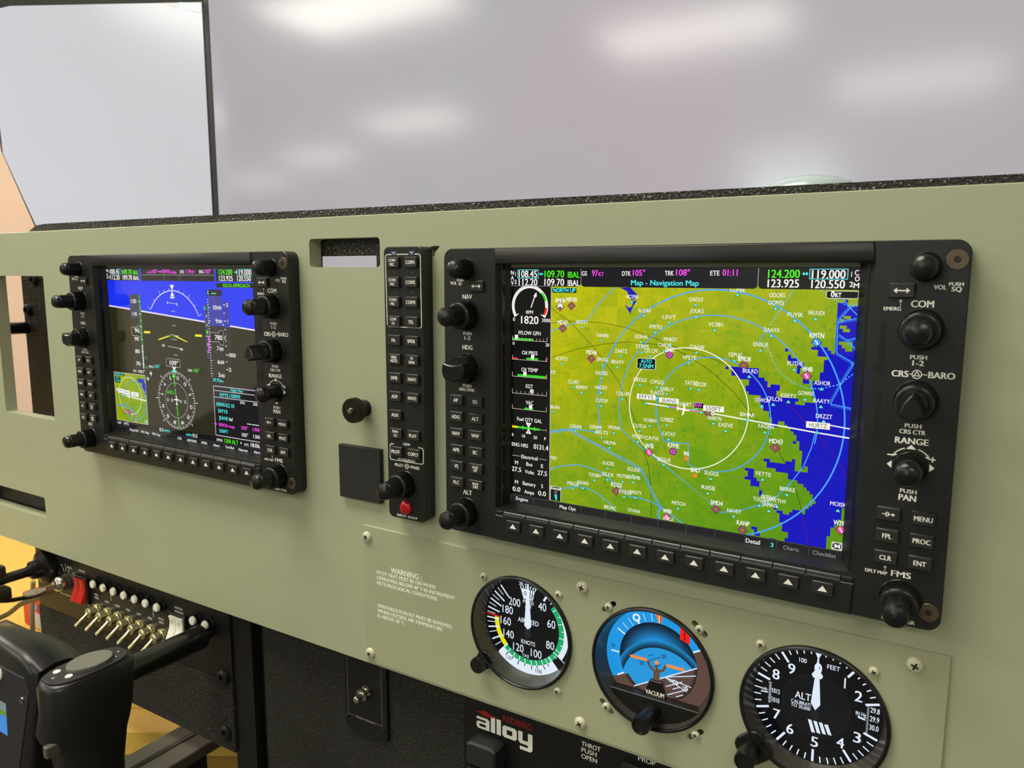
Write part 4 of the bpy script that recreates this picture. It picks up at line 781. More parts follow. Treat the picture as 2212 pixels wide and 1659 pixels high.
# ================================================================ round gauges
class Dial:
    def __init__(s, z): s.g = G(); s.z = z
    def up(s): s.z += .002; return s.z
    def P(s, r, a): b = math.radians(a); return (r*math.sin(b), r*math.cos(b))
    def poly(s, p, c): s.g.poly(p, s.up(), c)
    def disc(s, x, y, r, c, n=48): s.g.disc(x, y, r, s.up(), c, n)
    def sector(s, r0, r1, a0, a1, c, n=None):
        n = n or max(4, int(abs(a1-a0)/5)); z = s.up(); s.g.col = c
        A = [s.P(r0, a0+(a1-a0)*i/n) for i in range(n+1)]; B = [s.P(r1, a0+(a1-a0)*i/n) for i in range(n+1)]
        s.g.add([(x, y, z) for x, y in A+B], [(i, n+1+i, n+2+i, i+1) for i in range(n)])
    def tick(s, a, r0, r1, w, c): s.g.line([s.P(r0, a), s.P(r1, a)], w, s.up(), c)
    def line(s, p, w, c, closed=False): s.g.line(p, w, s.up(), c, closed)
    def text(s, st, x, y, cap, c, width=None, bold=.01, rot=0): s.g.text(st, x, y, cap, s.up(), c, width, 'c', bold, rot, cond=.9)
WH = 'dfeaf8'; BK = '04060a'
def gauge_base(name, label, k):
    t = thing(name, label, 'gauge', GU[k], GV, 1.5)
    ob('rim', shared('rim', lambda: mesh(G().lathe([(36.6, -11), (39.3, -1), (39.3, 1.7), (38.8, 2.5), (37.7, 2.7), (37.2, 2.2), (37.0, 1.4)], 72), mGauge, smooth=50)), t)
    ob('bevel', shared('bevel', lambda: mesh(G().lathe([(34.4, -10.4), (35.2, -8), (36.6, -2), (37.05, 1.5)][::1], 72), mGaugeIn, smooth=60)), t)
    ob('gauge_light_block', shared('gblock', lambda: mesh(G().box(-46.4, 46.4, -46, 46, -70, -12.6), mBlack, smooth=0)), ip, (GU[k], GV, 0))  # unseen black box added to stop light leaking through the slots
    return t
def open_lathe_fix():
    # the rim and bevel are open tubes: drop their end caps so the dial shows
    for k in ('rim', 'bevel'):
        me = MESH[k]; bm = bmesh.new(); bm.from_mesh(me)
        bmesh.ops.delete(bm, geom=[f for f in bm.faces if len(f.verts) > 4], context='FACES'); bm.to_mesh(me); bm.free()
# airspeed
t = gauge_base('airspeed_indicator', 'round airspeed gauge with white, green and yellow arcs and a white needle', 0)
d = Dial(-10.5); d.disc(0, 0, 36, BK, 64)
d.sector(27.8, 31.6, 30, 124, WH); d.sector(27.6, 35, 137, 224, WH)
d.sector(24, 27.7, 46.5, 137, '1aa866'); d.sector(24, 27.7, 137, 224, '1aa866'); d.sector(23.4, 27, 224, 272, 'e2e40a'); d.sector(23.4, 27, 272, 274.5, 'f02818')
d.line([d.P(29.4, 30), d.P(24.2, 30)], 1.5, WH); d.tick(273.3, 24, 33.5, .9, 'e81c1c')
for i in range(18):
    a = 38+i*10.9
    if a < 137: d.tick(a+3, 24 if i % 2 else 26, 28.4, .5, WH)
for a in (137, 124): d.tick(a, 24, 34.2, .6, WH)
for i, a in enumerate((146, 154, 165, 174, 185, 195, 205, 215)): d.tick(a, 24, 27.8, .6, WH); d.tick(a, 27.8, 31 if i % 2 else 29.6, .7, BK)
for i, a in enumerate((224, 232.5, 240.6, 249.5, 256, 263, 268.8, 276, 282, 288, 294, 300, 306, 312.5, 318.8)): d.tick(a, 23.5 if i % 2 == 0 else 27, 33.4, 1.0 if i % 2 == 0 else .5, WH)
for st, a, r in (('40', 33.6, 20), ('60', 71.5, 19.1), ('80', 118.1, 19.7), ('100', 160.1, 19.4), ('120', 203.7, 19), ('140', 238.9, 18.2), ('160', 268.7, 18), ('180', 296.7, 18.3), ('200', 324.3, 18.6)):
    x, y = d.P(r, a); d.text(st, x, y, 5.6, WH, 3.1*len(st)+(.0 if st[0] != '1' else -.8), .004)
d.text('TAS', -1.9, -21.9, 2.2, WH, 5.6); d.text('AIRSPEED', .2, 3.5, 3.3, WH, 16.5); d.text('KNOTS', .2, -11.9, 3.0, WH, 11)
d.text('120', *d.P(31, 209.5), 2.6, '303844', 4.6); d.text('100', *d.P(31.5, 164), 2.8, '303844', 5)
d.poly([d.P(27, -12.5), d.P(27, 12.5), d.P(19.5, 10.5), d.P(19.5, -10.5)], WH)
for a in (-12, -8, -4, 4, 8, 12): d.tick(a, 20 if a > 0 else 26.2, 28.6, .6, BK if a > 0 else WH); d.tick(a, 27, 28.8, .7, WH)
d.text('0', -2.2, 23.4, 3, '303844', 2); d.text('4', 4.3, 22.6, 2.6, '303844', 1.8); d.text('30 +', -4.2, 29.6, 2.4, WH, 6); d.text('- 30', 4.9, 29.3, 2.4, WH, 6); d.text('PRESS', .3, 17.4, 2.3, WH, 8.6); d.text('ALT', .3, 14.4, 2.3, WH, 5.4)
ob('dial', mesh(d.g, mDial, smooth=0), t)
n_ = Dial(-10.0); n_.poly([(-2.7, .2), (-.7, 29), (-.5, 31), (.5, 31), (.7, 29), (2.7, .2), (0, -2.2)], WH); n_.poly([(-2.7, .2), (0, -2.2), (2.7, .2), (2.7, -7), (0, -9.4), (-2.7, -7)], '1c2026')
ob('needle', mesh(n_.g, mDial, smooth=0), t)
KN = lambda r, h, nn: mesh(G().lathe([(r*.72, -2), (r*.72, h*.45), (r, h*.5), (r, h*.95), (r*.92, h), (r*.3, h-.2), (0, h-.3)], nn, knurl=(r*.09, h*.49, h*.96)), mKnob, smooth=25)
o = ob('knob', shared('kn1', lambda: KN(5.6, 8.5, 44)), t, (-30, -29, 0)); ob('knob_boss', shared('kb1', lambda: mesh(G().prism(circ(0, 0, 6.4, 24), -.5, 1.4, ch=.4), mGauge)), t, (-28.5, -27.5, 0))
for x, y in ((-29, 33.4), (29, 33.4), (29, -33.4)): screw(t, x, y, 0, False, random.uniform(0, 1.5))
# attitude
t = gauge_base('attitude_indicator', 'round attitude gauge with blue sky, brown ground and an orange airplane symbol', 1)
d = Dial(-10.5); SK = '1a96e0'; BRN = '5c443c'
d.disc(0, 0, 36, SK, 64); d.sector(25.4, 36, 61, 239, BRN)
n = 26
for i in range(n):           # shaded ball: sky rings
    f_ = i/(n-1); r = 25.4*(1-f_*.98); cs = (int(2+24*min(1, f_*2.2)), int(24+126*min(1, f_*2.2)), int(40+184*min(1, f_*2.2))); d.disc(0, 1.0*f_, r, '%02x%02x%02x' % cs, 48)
A = 29.8; ca, sa = math.cos(math.radians(A)), math.sin(math.radians(A))
def rt(x, y, ox=5.8, oy=-8.4): return (ox+x*ca-y*sa, oy+x*sa+y*ca)
def clipc(p, R_=25.3):
    q = []
    for x, y in p:
        r = math.hypot(x, y); q.append((x, y) if r <= R_ else (x*R_/r, y*R_/r))
    return q
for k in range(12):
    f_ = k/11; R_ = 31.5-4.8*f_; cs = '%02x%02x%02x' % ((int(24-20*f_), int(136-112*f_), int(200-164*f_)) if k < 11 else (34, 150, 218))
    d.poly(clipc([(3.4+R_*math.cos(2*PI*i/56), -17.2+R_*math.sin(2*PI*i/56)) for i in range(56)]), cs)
for k in range(8): d.sector(25.4-.42*(8-k), 25.4, 272-4*k, 300+5*k, '0a3a58') if 0 else None
hl = [rt(-24+48*i/12, 0) for i in range(13)]
d.poly(clipc(hl+[(24.8, -5), (20, -15.6), (13, -21.8), (4, -25), (-6, -24.6), (-13.6, -21)]), BRN)
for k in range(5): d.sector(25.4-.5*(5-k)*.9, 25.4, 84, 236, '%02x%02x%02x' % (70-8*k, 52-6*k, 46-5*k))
d.line(clipc([rt(-24, 0), rt(22.8, 0)]), .8, 'cfe2f4')
for y, h, nm in ((5.2, 2, 0), (8, 3.5, 0), (12.4, 6, '20'), (15.4, 2, 0)):
    a, b = rt(-h-3.2, y), rt(h-3.2, y); d.line([a, b], .35, '10202c')
    if nm: d.text(nm, *rt(h-1, y), 2.6, '10202c', 3.2, rot=math.radians(20)); d.text(nm, *rt(-h-5.6, y), 2.6, '10202c', 3.2, rot=math.radians(20))
for y, h in ((-3, 2), (-5.4, 6), (-8, 2.4), (-10.5, 7.5), (-13, 2.6)): d.line(clipc([rt(3-h, y), rt(3+h, y)], 24.5), .6, 'cfe2f4')
for e in ((18.4, -6.2), (24, -1.5)): d.line(clipc([(5, -8.6), (e[0]*1.2, e[1]*1.7)], 24.8), .6, 'cfe2f4')
d.line([(5, -8.6), (19.5, -14.2)], .6, 'cfe2f4'); d.text('10', 12.2, -10.4, 2.6, 'e8f0f8', 3.2, .02, .3); d.text('20', 18.3, -12.2, 2.6, 'e8f0f8', 3.4, .02, .3)
for a, w, r0 in ((300, .9, 25.4), (269.5, .9, 25.6), (239, 1, 25.6), (310, .35, 26), (320, .35, 26), (341, .35, 26), (351, .35, 26), (61, 1, 25.6)): d.tick(a, r0, 31.2, w, 'dcecfa')
d.tick(330.4, 25.4, 28.4, 1.5, 'dcecfa'); d.disc(*d.P(29.6, 330.4), 2.6, 'dcecfa', 24); d.disc(*d.P(29.6, 330.4), 1.4, SK, 20)
d.poly([d.P(31.4, -4.2), d.P(31.6, 5.4), d.P(25.6, 3.4), d.P(25.6, -.4)], 'd8762a'); d.tick(.8, 25.8, 31.5, .6, 'f4e2d0'); d.tick(2.4, 25.8, 31.5, .4, '7c3c10')
d.poly([(13.8, 28), (20, 23.8), (20.3, 16.7), (14, 18.6)], 'f01c12')
for i, st in enumerate('OFF'): d.text(st, 17, 25.2-2.9*i, 2.3, '180404', 1.6, .03)
d.disc(-29.9, 3.2, 1.5, '1576b8', 20)
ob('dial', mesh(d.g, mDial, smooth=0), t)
g = G()
for x0, x1 in ((-17.8, -6.2), (6.2, 17.8)): g.prism(rr(x0, x1, -.75, .75, .7, 3), -9.6, -9.0)
g.prism(circ(0, 0, 1.25, 20), -9.6, -9.0); ob('symbol_bars', g, t, mat=mDial_o if 0 else M('orange_glow', 'e07a2c', .5, em=.75, emc='e07a2c'))
g = G(); arcp = [(-6.2, 0)]+[(6.4*math.cos(math.radians(a)), 6.4*math.sin(math.radians(a))) for a in range(190, 352, 8)]+[(6.2, 0)]
arcp2 = [(x*.76, y*.76) for x, y in arcp]
g.prism(arcp2[::-1]+arcp, -9.7, -9.15) if 0 else None
for i in range(len(arcp)-1): g.add([(arcp[i][0], arcp[i][1], -9.2), (arcp[i+1][0], arcp[i+1][1], -9.2), (arcp2[i+1][0], arcp2[i+1][1], -9.2), (arcp2[i][0], arcp2[i][1], -9.2)], [(0, 1, 2, 3)])
g.box(-.7, .7, -5, -.8, -9.7, -9.2); g.box(-2, 2, -12, -6, -9.7, -9.2); ob('symbol_arc', g, t, mat=M('brown_glow', '5a4030', .5, em=.5, emc='6a4a38'), smooth=0)
g = G().prism([(-3.8, -11.6), (4, -11.6), (7, -21), (-7, -21)], -9.8, -7.4, ch=.3); ob('pedestal', g, t, mat=mGauge)
chord = [d.P(36.2, a) for a in range(126, 235, 6)]
g = G().prism(chord, -10.2, -3.5, ch=.4); ob('lower_mask', g, t, mat=M('mask_black', '131311', .4, var=.1, vs=120))
ob('lettering', G().text('VACUUM', 0, -19.6, 2.9, -7.35, width=12.4, bold=.03), t, mat=mPrint, smooth=0)
ob('knob', shared('kn2', lambda: mesh(G().lathe([(5.4, -3), (5.4, 2), (5.8, 3), (5.8, 15.6), (5.3, 16.4), (4.6, 16.4), (4.4, 15.6), (0, 15.4)], 60, knurl=(.25, 2.9, 15.7)), mKnob, smooth=40)), t, (0, -29.2, 0))
for (x, y), r in zip(((-29, 33.4), (29, 33.4), (-29, -33.4), (29, -33.4)), (0, 1, .5, .9)): screw(t, x, y, 0, False, r)
# altimeter
t = gauge_base('altimeter', 'round black altimeter gauge with white numerals from zero to nine', 2)
d = Dial(-10.5); d.disc(0, 0, 36, BK, 64); d.disc(0, 0, 17.9, '0b0e12', 48); d.line(circ(0, 0, 17.9, 48), .25, '1d2126', True)
for i in range(50):
    a = i*7.2; mj = i % 5 == 0
    if 79 < a < 101: continue
    d.tick(a, 26.5 if mj else 30, 33.8, 1.3 if mj else .65, WH if i else BK)
for st, x, y in (('0', .2, 22.3), ('1', 14.3, 17.6), ('2', 21.5, 12), ('3', 22.2, -11.9), ('4', 14, -17.8), ('5', .6, -21.8), ('6', -12.9, -18.3), ('7', -20.6, -11.7), ('8', -22.1, 12.4), ('9', -13.8, 18.1)):
    d.text(st, x, y, 6.0, WH, 1.2 if st == '1' else 4.0, .02)
d.text('ALT', -7, 3.6, 4.2, WH, 8.6); d.text('CALIBRATED', -6.6, -.7, 2, WH, 13); d.text('TO 20,000FT', -6.6, -3.1, 2, WH, 13); d.text('100', -8, 24.8, 2.6, WH, 4); d.text('FEET', 8.1, 24.8, 2.6, WH, 6.6)
d.text('mb', -28.1, 2, 2.2, WH, 3.2); d.line([(-30, -.1), (-26, .3)], .7, WH); d.text('1015', -21.6, 2.2, 2.8, WH, 4.2); d.text('1010', -21.6, -3.4, 2.8, WH, 4.2)
for i in range(14): y = 6.6-i*.93; d.line([(-25.6+(0 if i % 5 else -.3), y), (-24.2+(.5 if i % 5 == 4 else 0), y)], .35, WH)
for i, st in enumerate(('29.8', '29.9', '30.0')): d.text(st, 30.1, 6.3-5*i, 3, WH, 4.6)
for i in range(18): d.line([(26.2, 8-i*.93), (27.2, 8-i*.93)], .3, WH)
d.text('IN Hg', 23.3, 2.4, 2.2, WH, 5.2); d.poly([(21.6, 1), (25.6, .2), (25.6, -.8), (22, -.2)], WH)
for k in range(4): x = -3.6+k*2.9; d.poly([(x, -9.2-(.6 if k == 3 else 0)), (x+1.9, -9.2), (x+4.2, -16.3+k*.4), (x+2.3, -16.3+k*.4)], WH)
d.poly([(-3, 18.2), (0, 23), (3, 18.2), (2.2, 16.4), (-2.2, 16.4)], WH)
ob('dial', mesh(d.g, mDial, smooth=0), t)
n_ = Dial(-10.0); n_.poly([(-2.5, 1.2), (-.5, 26), (-.4, 28.6), (-1.9, 31.8), (1.9, 31.8), (.4, 28.6), (.5, 26), (2.5, 1.2), (0, -2.6)], WH); n_.poly([(-2.5, 1.2), (0, -2.6), (2.5, 1.2), (2.5, -7), (0, -9.2), (-2.5, -7)], '161a1f')
ob('needle', mesh(n_.g, mDial, smooth=0), t)
ear = rr(-9.5, 9.5, -9, 9, 6, 5)
ob('knob_boss', G().prism([(x*math.cos(.7)-y*math.sin(.7), x*math.sin(.7)+y*math.cos(.7)) for x, y in ear], -.5, 2.4, ch=.6), t, (-30, -29.5, 0), mat=mGauge)
ob('knob', MESH['kn2'], t, (-31.5, -30.5, 0))
for x, y in ((-29, 33.4), (29, 33.6)): screw(t, x, y, 0, False, random.uniform(0, 1.5))
open_lathe_fix()

# ================================================================ below the panel
SW = -15
sp = thing('switch_panel', 'black sub-panel with white lettering under the lower left panel edge', 'switch panel', 0, 0, SW)
ob('plate', G().prism([(-603, -396), (-268, -396), (-268, -300), (-603, -300)], -3, 0), sp, mat=mBlack)
ob('carpet_board', G().prism([(-604, -465.4), (-268, -465.4), (-268, -397), (-604, -397)], -8, .8), sp, mat=mCarpet)
ob('rail', G().box(-604, -268, -305, -297, -10, 2), sp, mat=mBlack, smooth=0)
g = G(); z = .05
def tx(s_, x, y, c=2.4, w=None): g.text(s_, x, y, c, z, width=w, bold=.02)
tx('MASTER', -509.5, -336.6, 2.2, 12); tx('ON', -524, -344.6, 2); tx('ALT', -512, -373.6, 2); tx('BAT', -501, -373.6, 2)
for i, s_ in enumerate(('FUEL|PUMP', 'BCN', 'LAND', 'TAXI', 'NAV', 'STRB', 'PITOT|HEAT')):
    x = -483+18.72*i
    for j, q in enumerate(s_.split('|')[::-1]): tx(q, x-1.5, -361.3+3.6*j, 2.2)
tx('LIGHTS', -421, -349.1, 2.1, 10); g.line([(-457.5, -358), (-457.5, -349.2), (-427.5, -349.1)], .7, z); g.line([(-414.5, -349.1), (-385, -349), (-385, -358.6)], .7, z)
tx('MASTER', -343, -339.5, 2.2, 12); tx('AVIONICS', -343, -343.4, 2.2, 14); tx('ON', -322, -350.6, 2)
for a, s_ in ((118, 'R'), (92, 'L'), (64, 'BOTH')): b = math.radians(a); g.line([(-541+9*math.cos(b), -352+9*math.sin(b)), (-541+14*math.cos(b), -352+14*math.sin(b))], .7, z); tx(s_, -541+17*math.cos(b), -352+16*math.sin(b), 2.4)
g.line([(-556, -362), (-556, -371.5), (-526.5, -371.5), (-526.5, -341)], .7, z); tx('START', -541, -371.4, 2, 8); tx('OFF', -557, -348, 2)
ob('lettering', g, sp, mat=mPrint, smooth=0)
# circuit breakers
def breaker(): return mesh(G().lathe([(4.1, 0), (4.1, 5.4), (3.6, 6.2), (0, 6.4)], 24), mWhiteP, smooth=40)
def collar(): return mesh(G().lathe([(6.6, 0), (6.6, 1.4), (6, 2.2), (5.4, 2.2), (5.4, 5.4), (4.6, 5.6), (4.2, 3)], 28), mBlack, smooth=40)
bx = [-481.8+18.27*i for i in range(7)]+[-316.6, -298.6]
for i, x in enumerate(bx):
    lab = ['first white breaker button beside the red rocker switches', 'second white breaker button right of the red rocker switches', 'third white breaker button from the red rocker switches', 'middle white breaker button of the row of seven',
           'fifth white breaker button in the row of seven', 'sixth white breaker button in the row of seven', 'last white breaker button of the row of seven', 'white breaker button just right of the white rocker pair', 'white breaker button beside the black yoke shaft'][i]
    b_ = thing('circuit_breaker', lab, 'button', x+3, -342.4, SW, 'white breaker buttons'); ob('collar', shared('col', collar), b_); ob('cap', shared('brk', breaker), b_, (0, 0, 1.5))
# toggle switches
def tog_base(): return mesh(G().lathe([(6.4, 0), (6.4, 2), (5.2, 2.2), (5.2, 3.8), (4.7, 4), (4.7, 10), (5.2, 10.4), (5.2, 12), (3.8, 13), (2.4, 13.4), (0, 13.4)], 24), mBrass, smooth=35)
def tog_nut(): return mesh(G().prism(circ(0, 0, 6.6, 6), 2, 4.4, ch=.4), mBrass, smooth=20)
def tog_bat(): return mesh(G().tube([(0, 0, 12), (0, -3.5, 17), (0, -8.6, 25), (0, -9.3, 26.2)], [1.6, 1.7, 2.2, 1.4], 14), mBrass, smooth=50)
for i in range(7):
    lab = ['leftmost metal toggle switch below the red rocker switches', 'second metal toggle switch from the left', 'third metal toggle switch from the left', 'middle metal toggle switch of the seven', 'fifth metal toggle switch from the left', 'sixth metal toggle switch from the left', 'rightmost metal toggle switch below the white rocker pair'][i]
    t = thing('toggle_switch', lab, 'switch', -481.5+18.72*i, -372.8, SW, 'metal toggle switches')
    ob('bushing', shared('tb', tog_base), t); ob('hex_nut', shared('tn', tog_nut), t); ob('bat', shared('tbat', tog_bat), t)
# rocker pairs
def rocker(m_): 
    pr_ = [(0, 4.6), (6, 3.2), (12.5, 4.2), (23.5, 9.2), (25, 8.4), (25, 0), (0, 0)]; g = G(); n = len(pr_)
    v = [(-4.9, 12.5-y, z_) for y, z_ in pr_]+[(4.9, 12.5-y, z_) for y, z_ in pr_]
    g.add(v, [(i, (i+1) % n, n+(i+1) % n, n+i)[::-1] for i in range(n)]+[tuple(range(n)), tuple(range(n, 2*n))[::-1]]); return mesh(g, m_, smooth=25, bevel=.5)
def rmark(): return mesh(G().add([(-.4, 9, 3.9), (.4, 9, 3.9), (.4, 5, 3.5), (-.4, 5, 3.5)], [(0, 3, 2, 1)]).add([(a*1.5, -8+b*2, 7.6-b*.95) for a, b in ((-1, 1), (1, 1), (1, .7), (-1, .7), (-1, -1), (1, -1), (1, -.7), (-1, -.7))], [(0, 3, 2, 1), (4, 5, 6, 7)]), M('rocker_mark', '9a8a78', .6), smooth=0)
for key, x, y, m_, lab in (('rr_', -509, -356.5, mRedP, 'pair of red rocker switches beside the ignition key'), ('rw_', -342.5, -359.5, mWhiteP, 'pair of cream white rocker switches between the breaker buttons')):
    t = thing('rocker_switch', lab, 'switch', x, y, SW)
    ob('housing', G().prism(rr(-12.4, 12.4, -15, 15, 1), 0, 3, ch=.6), t, mat=mBlack)
    for dx in (-5.2, 5.2): r_ = ob('rocker', shared(key, lambda: rocker(m_)), t, (dx, 0, 1)); ob('mark', shared('rmark', rmark), r_)
# ignition key
t = thing('ignition_switch', 'silver ignition lock with a key in it', 'switch', -541, -355, SW)
ob('lock_body', G().lathe([(9.4, 0), (9.2, 5), (8.6, 9), (7, 12.4), (4.5, 14), (0, 14.4)], 32), t, mat=mSteel, smooth=60)
g = G().box(-.9, .9, -4, 2, 13, 24); g.prism([(x, y) for x, y in circ(0, 0, 11, 28)], -.9, .9, holes=[circ(0, 5, 2, 10)]); k0 = len(g.v)-((28+10)*2)
g.v = g.v[:8]+[(y*.75-2, z_-1, 33+x) for x, y, z_ in g.v[8:]]; ob('key', g, t, mat=M('key_nickel', 'c8c2a8', .45, metal=.8), smooth=30)
# clamp arm at the far left
t = thing('clamp_arm', 'black jointed mounting arm clamped at the left of the switch panel', 'clamp', -575, -343, SW)
ob('flange', G().lathe([(19, 0), (19.5, 4), (18, 9), (11, 12), (10, 20), (6, 22), (6, 24)], 32), t, mat=mKnob, smooth=45)
ob('rod', G().tube([(0, 0, 20), (0, 0, 62)], 5.6, 14), t, mat=mRod)
for nm, dx, dy in (('upper_bar', -4, 9), ('lower_bar', 4, -13)):
    g = G().box(-9, 9, -7, 7, 46, 170); ob(nm, g, t, (dx, dy, 0), mat=M('worn_black', '4c4a3e', .32, metal=.5, var=.3, vs=80), smooth=30, bevel=3)
ob('ball', G().lathe([(0, -9), (5, -7.4), (8, -4), (9, 0), (8, 4), (5, 7.4), (0, 9)], 20), t, (2, 0, 66), mat=mKnob, smooth=70); ob('knob', G().lathe([(8, 0), (10, 2), (10, 12), (8, 15), (0, 15.5)], 12), t, (-4, 14, 66), (-PI/2, 0, 0), mat=mKnob, smooth=20)
# yoke
yk = thing('control_yoke', 'black control yoke with a grip, grey round pad and shaft into the panel', 'yoke', -294, -351, SW)
ob('shaft', G().tube([(0, 0, 1), (0, 0, 11), (0, 0, 11.5), (0, 0, 150)], [4.5, 4.5, 11, 11], 28), yk, mat=mRod, smooth=50)
hub = [(54, 58), (40, 64), (-40, 64), (-54, 58), (-40, -60), (-24, -78), (24, -78), (12, -40)]
secs = []
for z_, s_, dy in ((116, .16, 4), (122, .36, 5), (132, .54, 7), (144, .70, 8), (156, .84, 7), (168, .95, 4), (177, 1.0, 1), (181.5, .99, 0), (183.4, .95, 0)): secs.append([(x*s_, y*s_+dy, z_) for x, y in [(54, 58), (34, 66), (0, 70), (-34, 66), (-54, 58), (-50, 20), (-40, -40), (-24, -84), (20, -84), (24, -60), (40, -10)][::-1]])
ob('hub', G().loft(secs), yk, mat=mYoke, smooth=60)
fp = [(40, 52), (-40, 52), (-46, 46), (-36, -40), (-18, -74), (0, -74), (16, -40), (46, 42)]
hf = ob('face_plate', G().prism(fp[::-1] if 0 else fp, 182, 184.2, ch=.4), yk, mat=mYoke2)
for x, y in ((36, 34), (-36, 40), (4, -62)): ob('screw', shared('ysc', lambda: mesh(G().lathe([(2.6, 0), (2.4, .8), (0, 1)], 16), mSteel)), yk, (x, y, 184.2))
ob('face_button', G().lathe([(5, 0), (5, 1), (4, 1.6), (0, 1.8)], 24), yk, (6, 46, 184.2), mat=mWhiteP)
dsp = Dial(184.4); dsp.poly([(-24, -2), (10, -2), (12, 24), (-24, 24)], '3e86d0'); dsp.poly([(-24, 13), (11, 13), (11.4, 17), (-24, 17)], '5e8a2c'); dsp.poly([(-24, 17), (11.4, 17), (12, 24), (-24, 24)], '7a8488')
ob('small_screen', mesh(dsp.g, mScr, smooth=0), yk)
# right grip: sections along v; w limits and half thickness
def gsec(y, w0, w1, a, sh=0):
    o = []; n = 20
    for i in range(n):
        th_ = 2*PI*i/n; c, s_ = math.cos(th_), math.sin(th_); c = math.copysign(abs(c)**.75, c); s_ = math.copysign(abs(s_)**.75, s_)
        o.append((97.5+a*c+sh, y, (w0+w1)/2-SW+(w1-w0)/2*s_))
    return o
GS = [(70.5, 127, 184, 15.5), (67, 125, 186, 16.5), (50, 126, 186, 17), (36, 128, 189, 17), (29, 130, 187, 17), (22, 133, 182, 16.5), (0, 137, 178, 16), (-40, 139, 178, 16), (-62, 132, 182, 17), (-72, 130, 180, 15)]
ob('grip', G().loft([gsec(*q) for q in GS]), yk, mat=mYoke, smooth=70)
top = [(x, z_) for x, y, z_ in gsec(70.5, 128.5, 182.5, 14.2)]
def lay(pts2, y0, y1):        # slab lying on top of the grip, outline in (x, z)
    g = G().prism([(x, -z_) for x, z_ in pts2], y0, y1, ch=.3); g.v = [(x, z_, -y) for x, y, z_ in g.v]; return g
ob('grip_top_plate', lay(top, 70, 72.2), yk, mat=mYoke2)
ob('round_pad', lay([(97.5+11*math.cos(a), 168+15*math.sin(a)) for a in [2*PI*i/32 for i in range(32)]], 72, 74.6), yk, mat=mGreyPad)
for x, z_, r in ((91, 186.5, 2.4), (103.5, 185.5, 2.4)): ob('grip_button', lay([(x+r*math.cos(2*PI*i/16), z_+r*math.sin(2*PI*i/16)) for i in range(16)], 72, 73), yk, mat=mWhiteP)
for x, z_ in ((97, 192), (99, 148), (104, 153)): ob('grip_screw', lay([(x+1.4*math.cos(2*PI*i/10), z_+1.4*math.sin(2*PI*i/10)) for i in range(10)], 72, 72.7), yk, mat=mSteel)
ob('horn', G().tube([(20, -66, 160), (50, -82, 165), (80, -84, 172), (97, -68, 172)], [16, 15, 15, 16], 18), yk, mat=mYoke, smooth=60)
ob('grip_switch', G().box(0, 5, -4, 4, 0, 10), yk, (104, 30, 196), mat=M('grey_switch', '5a5850', .5), smooth=0, bevel=1)
# frame post, centre carpet box
t = thing('frame_post', 'black square steel post between the two carpeted boards', 'post', -255.5, -330, SW-4)
ob('tube', G().prism(rr(-14, 14, -820, 10, 1.5), -26, 2), t, mat=mBlack); 
for y in (-62, -118): ob('bolt', MESH['bolt'], t, (-24, y, 4.2))
ob('foot', G().box(-25, 25, -820, -812, -120, 120), t, mat=mBlack, smooth=0)
cb = thing('pedestal_box', 'black carpeted pedestal box below the panel center', 'pedestal', -115, -330, SW-1)
ob('carpet', G().prism(rr(-109.5, 110, -300, 18, 2), -120, 0), cb, mat=mCarpet); ob('plinth', G().box(-100, 100, -820, -300, -115, -5), cb, mat=mBlack, smooth=0)
g = G(); 
for i, s_ in enumerate(('DE', 'PULL', 'ENG', 'T')): g.text(s_, -6, -93-7.4*i-(5 if i else 0), 3, .1, width=2.3*len(s_), bold=.02, al='l')
lp = thing('label_plate', 'black plate with small white lettering beside the carpeted pedestal', 'label plate', -226, -330, SW-10); ob('plate', G().box(-12, 10, -480, 10, -2, 0), lp, mat=mBlack, smooth=0); ob('lettering', g, lp, mat=mPrint, smooth=0)
t = thing('starter_plate', 'black switch plate with a silver toggle and thin silver outline on the pedestal', 'switch plate', -99.5, -352, SW-1)
ob('plate', G().prism(rr(-23.5, 21.5, -37, 37, 1.5), 0, 3.5, ch=.4), t, mat=mBlack); g = G().line([(-20, 36), (-20, -24.5), (16.4, -24.5), (16.4, 36)], .5, 3.55); ob('outline', g, t, mat=mSteel, smooth=0)
for x, y in ((-20.5, -27), (17.5, -27.5)): ob('screw', shared('spsc', lambda: mesh(G().lathe([(1.9, 0), (1.7, 1), (0, 1.2)], 14), mBlack)), t, (x, y, 3.5))
ob('toggle', G().lathe([(4.6, 0), (4.6, 1), (2.6, 1.4), (2.6, 5), (5, 5.2), (5, 7), (3, 7.2), (3, 13), (2.2, 14), (0, 14)], 20), t, (1, 2, 3.5), (0.18, 0, 0), mat=mSteel, smooth=35)
ob('caption_marks', G().box(-11.6, -3.6, -25.6, -23.8, 3.5, 3.6).box(-2, 8.6, -25.6, -23.8, 3.5, 3.6), t, mat=mSteel, smooth=0)
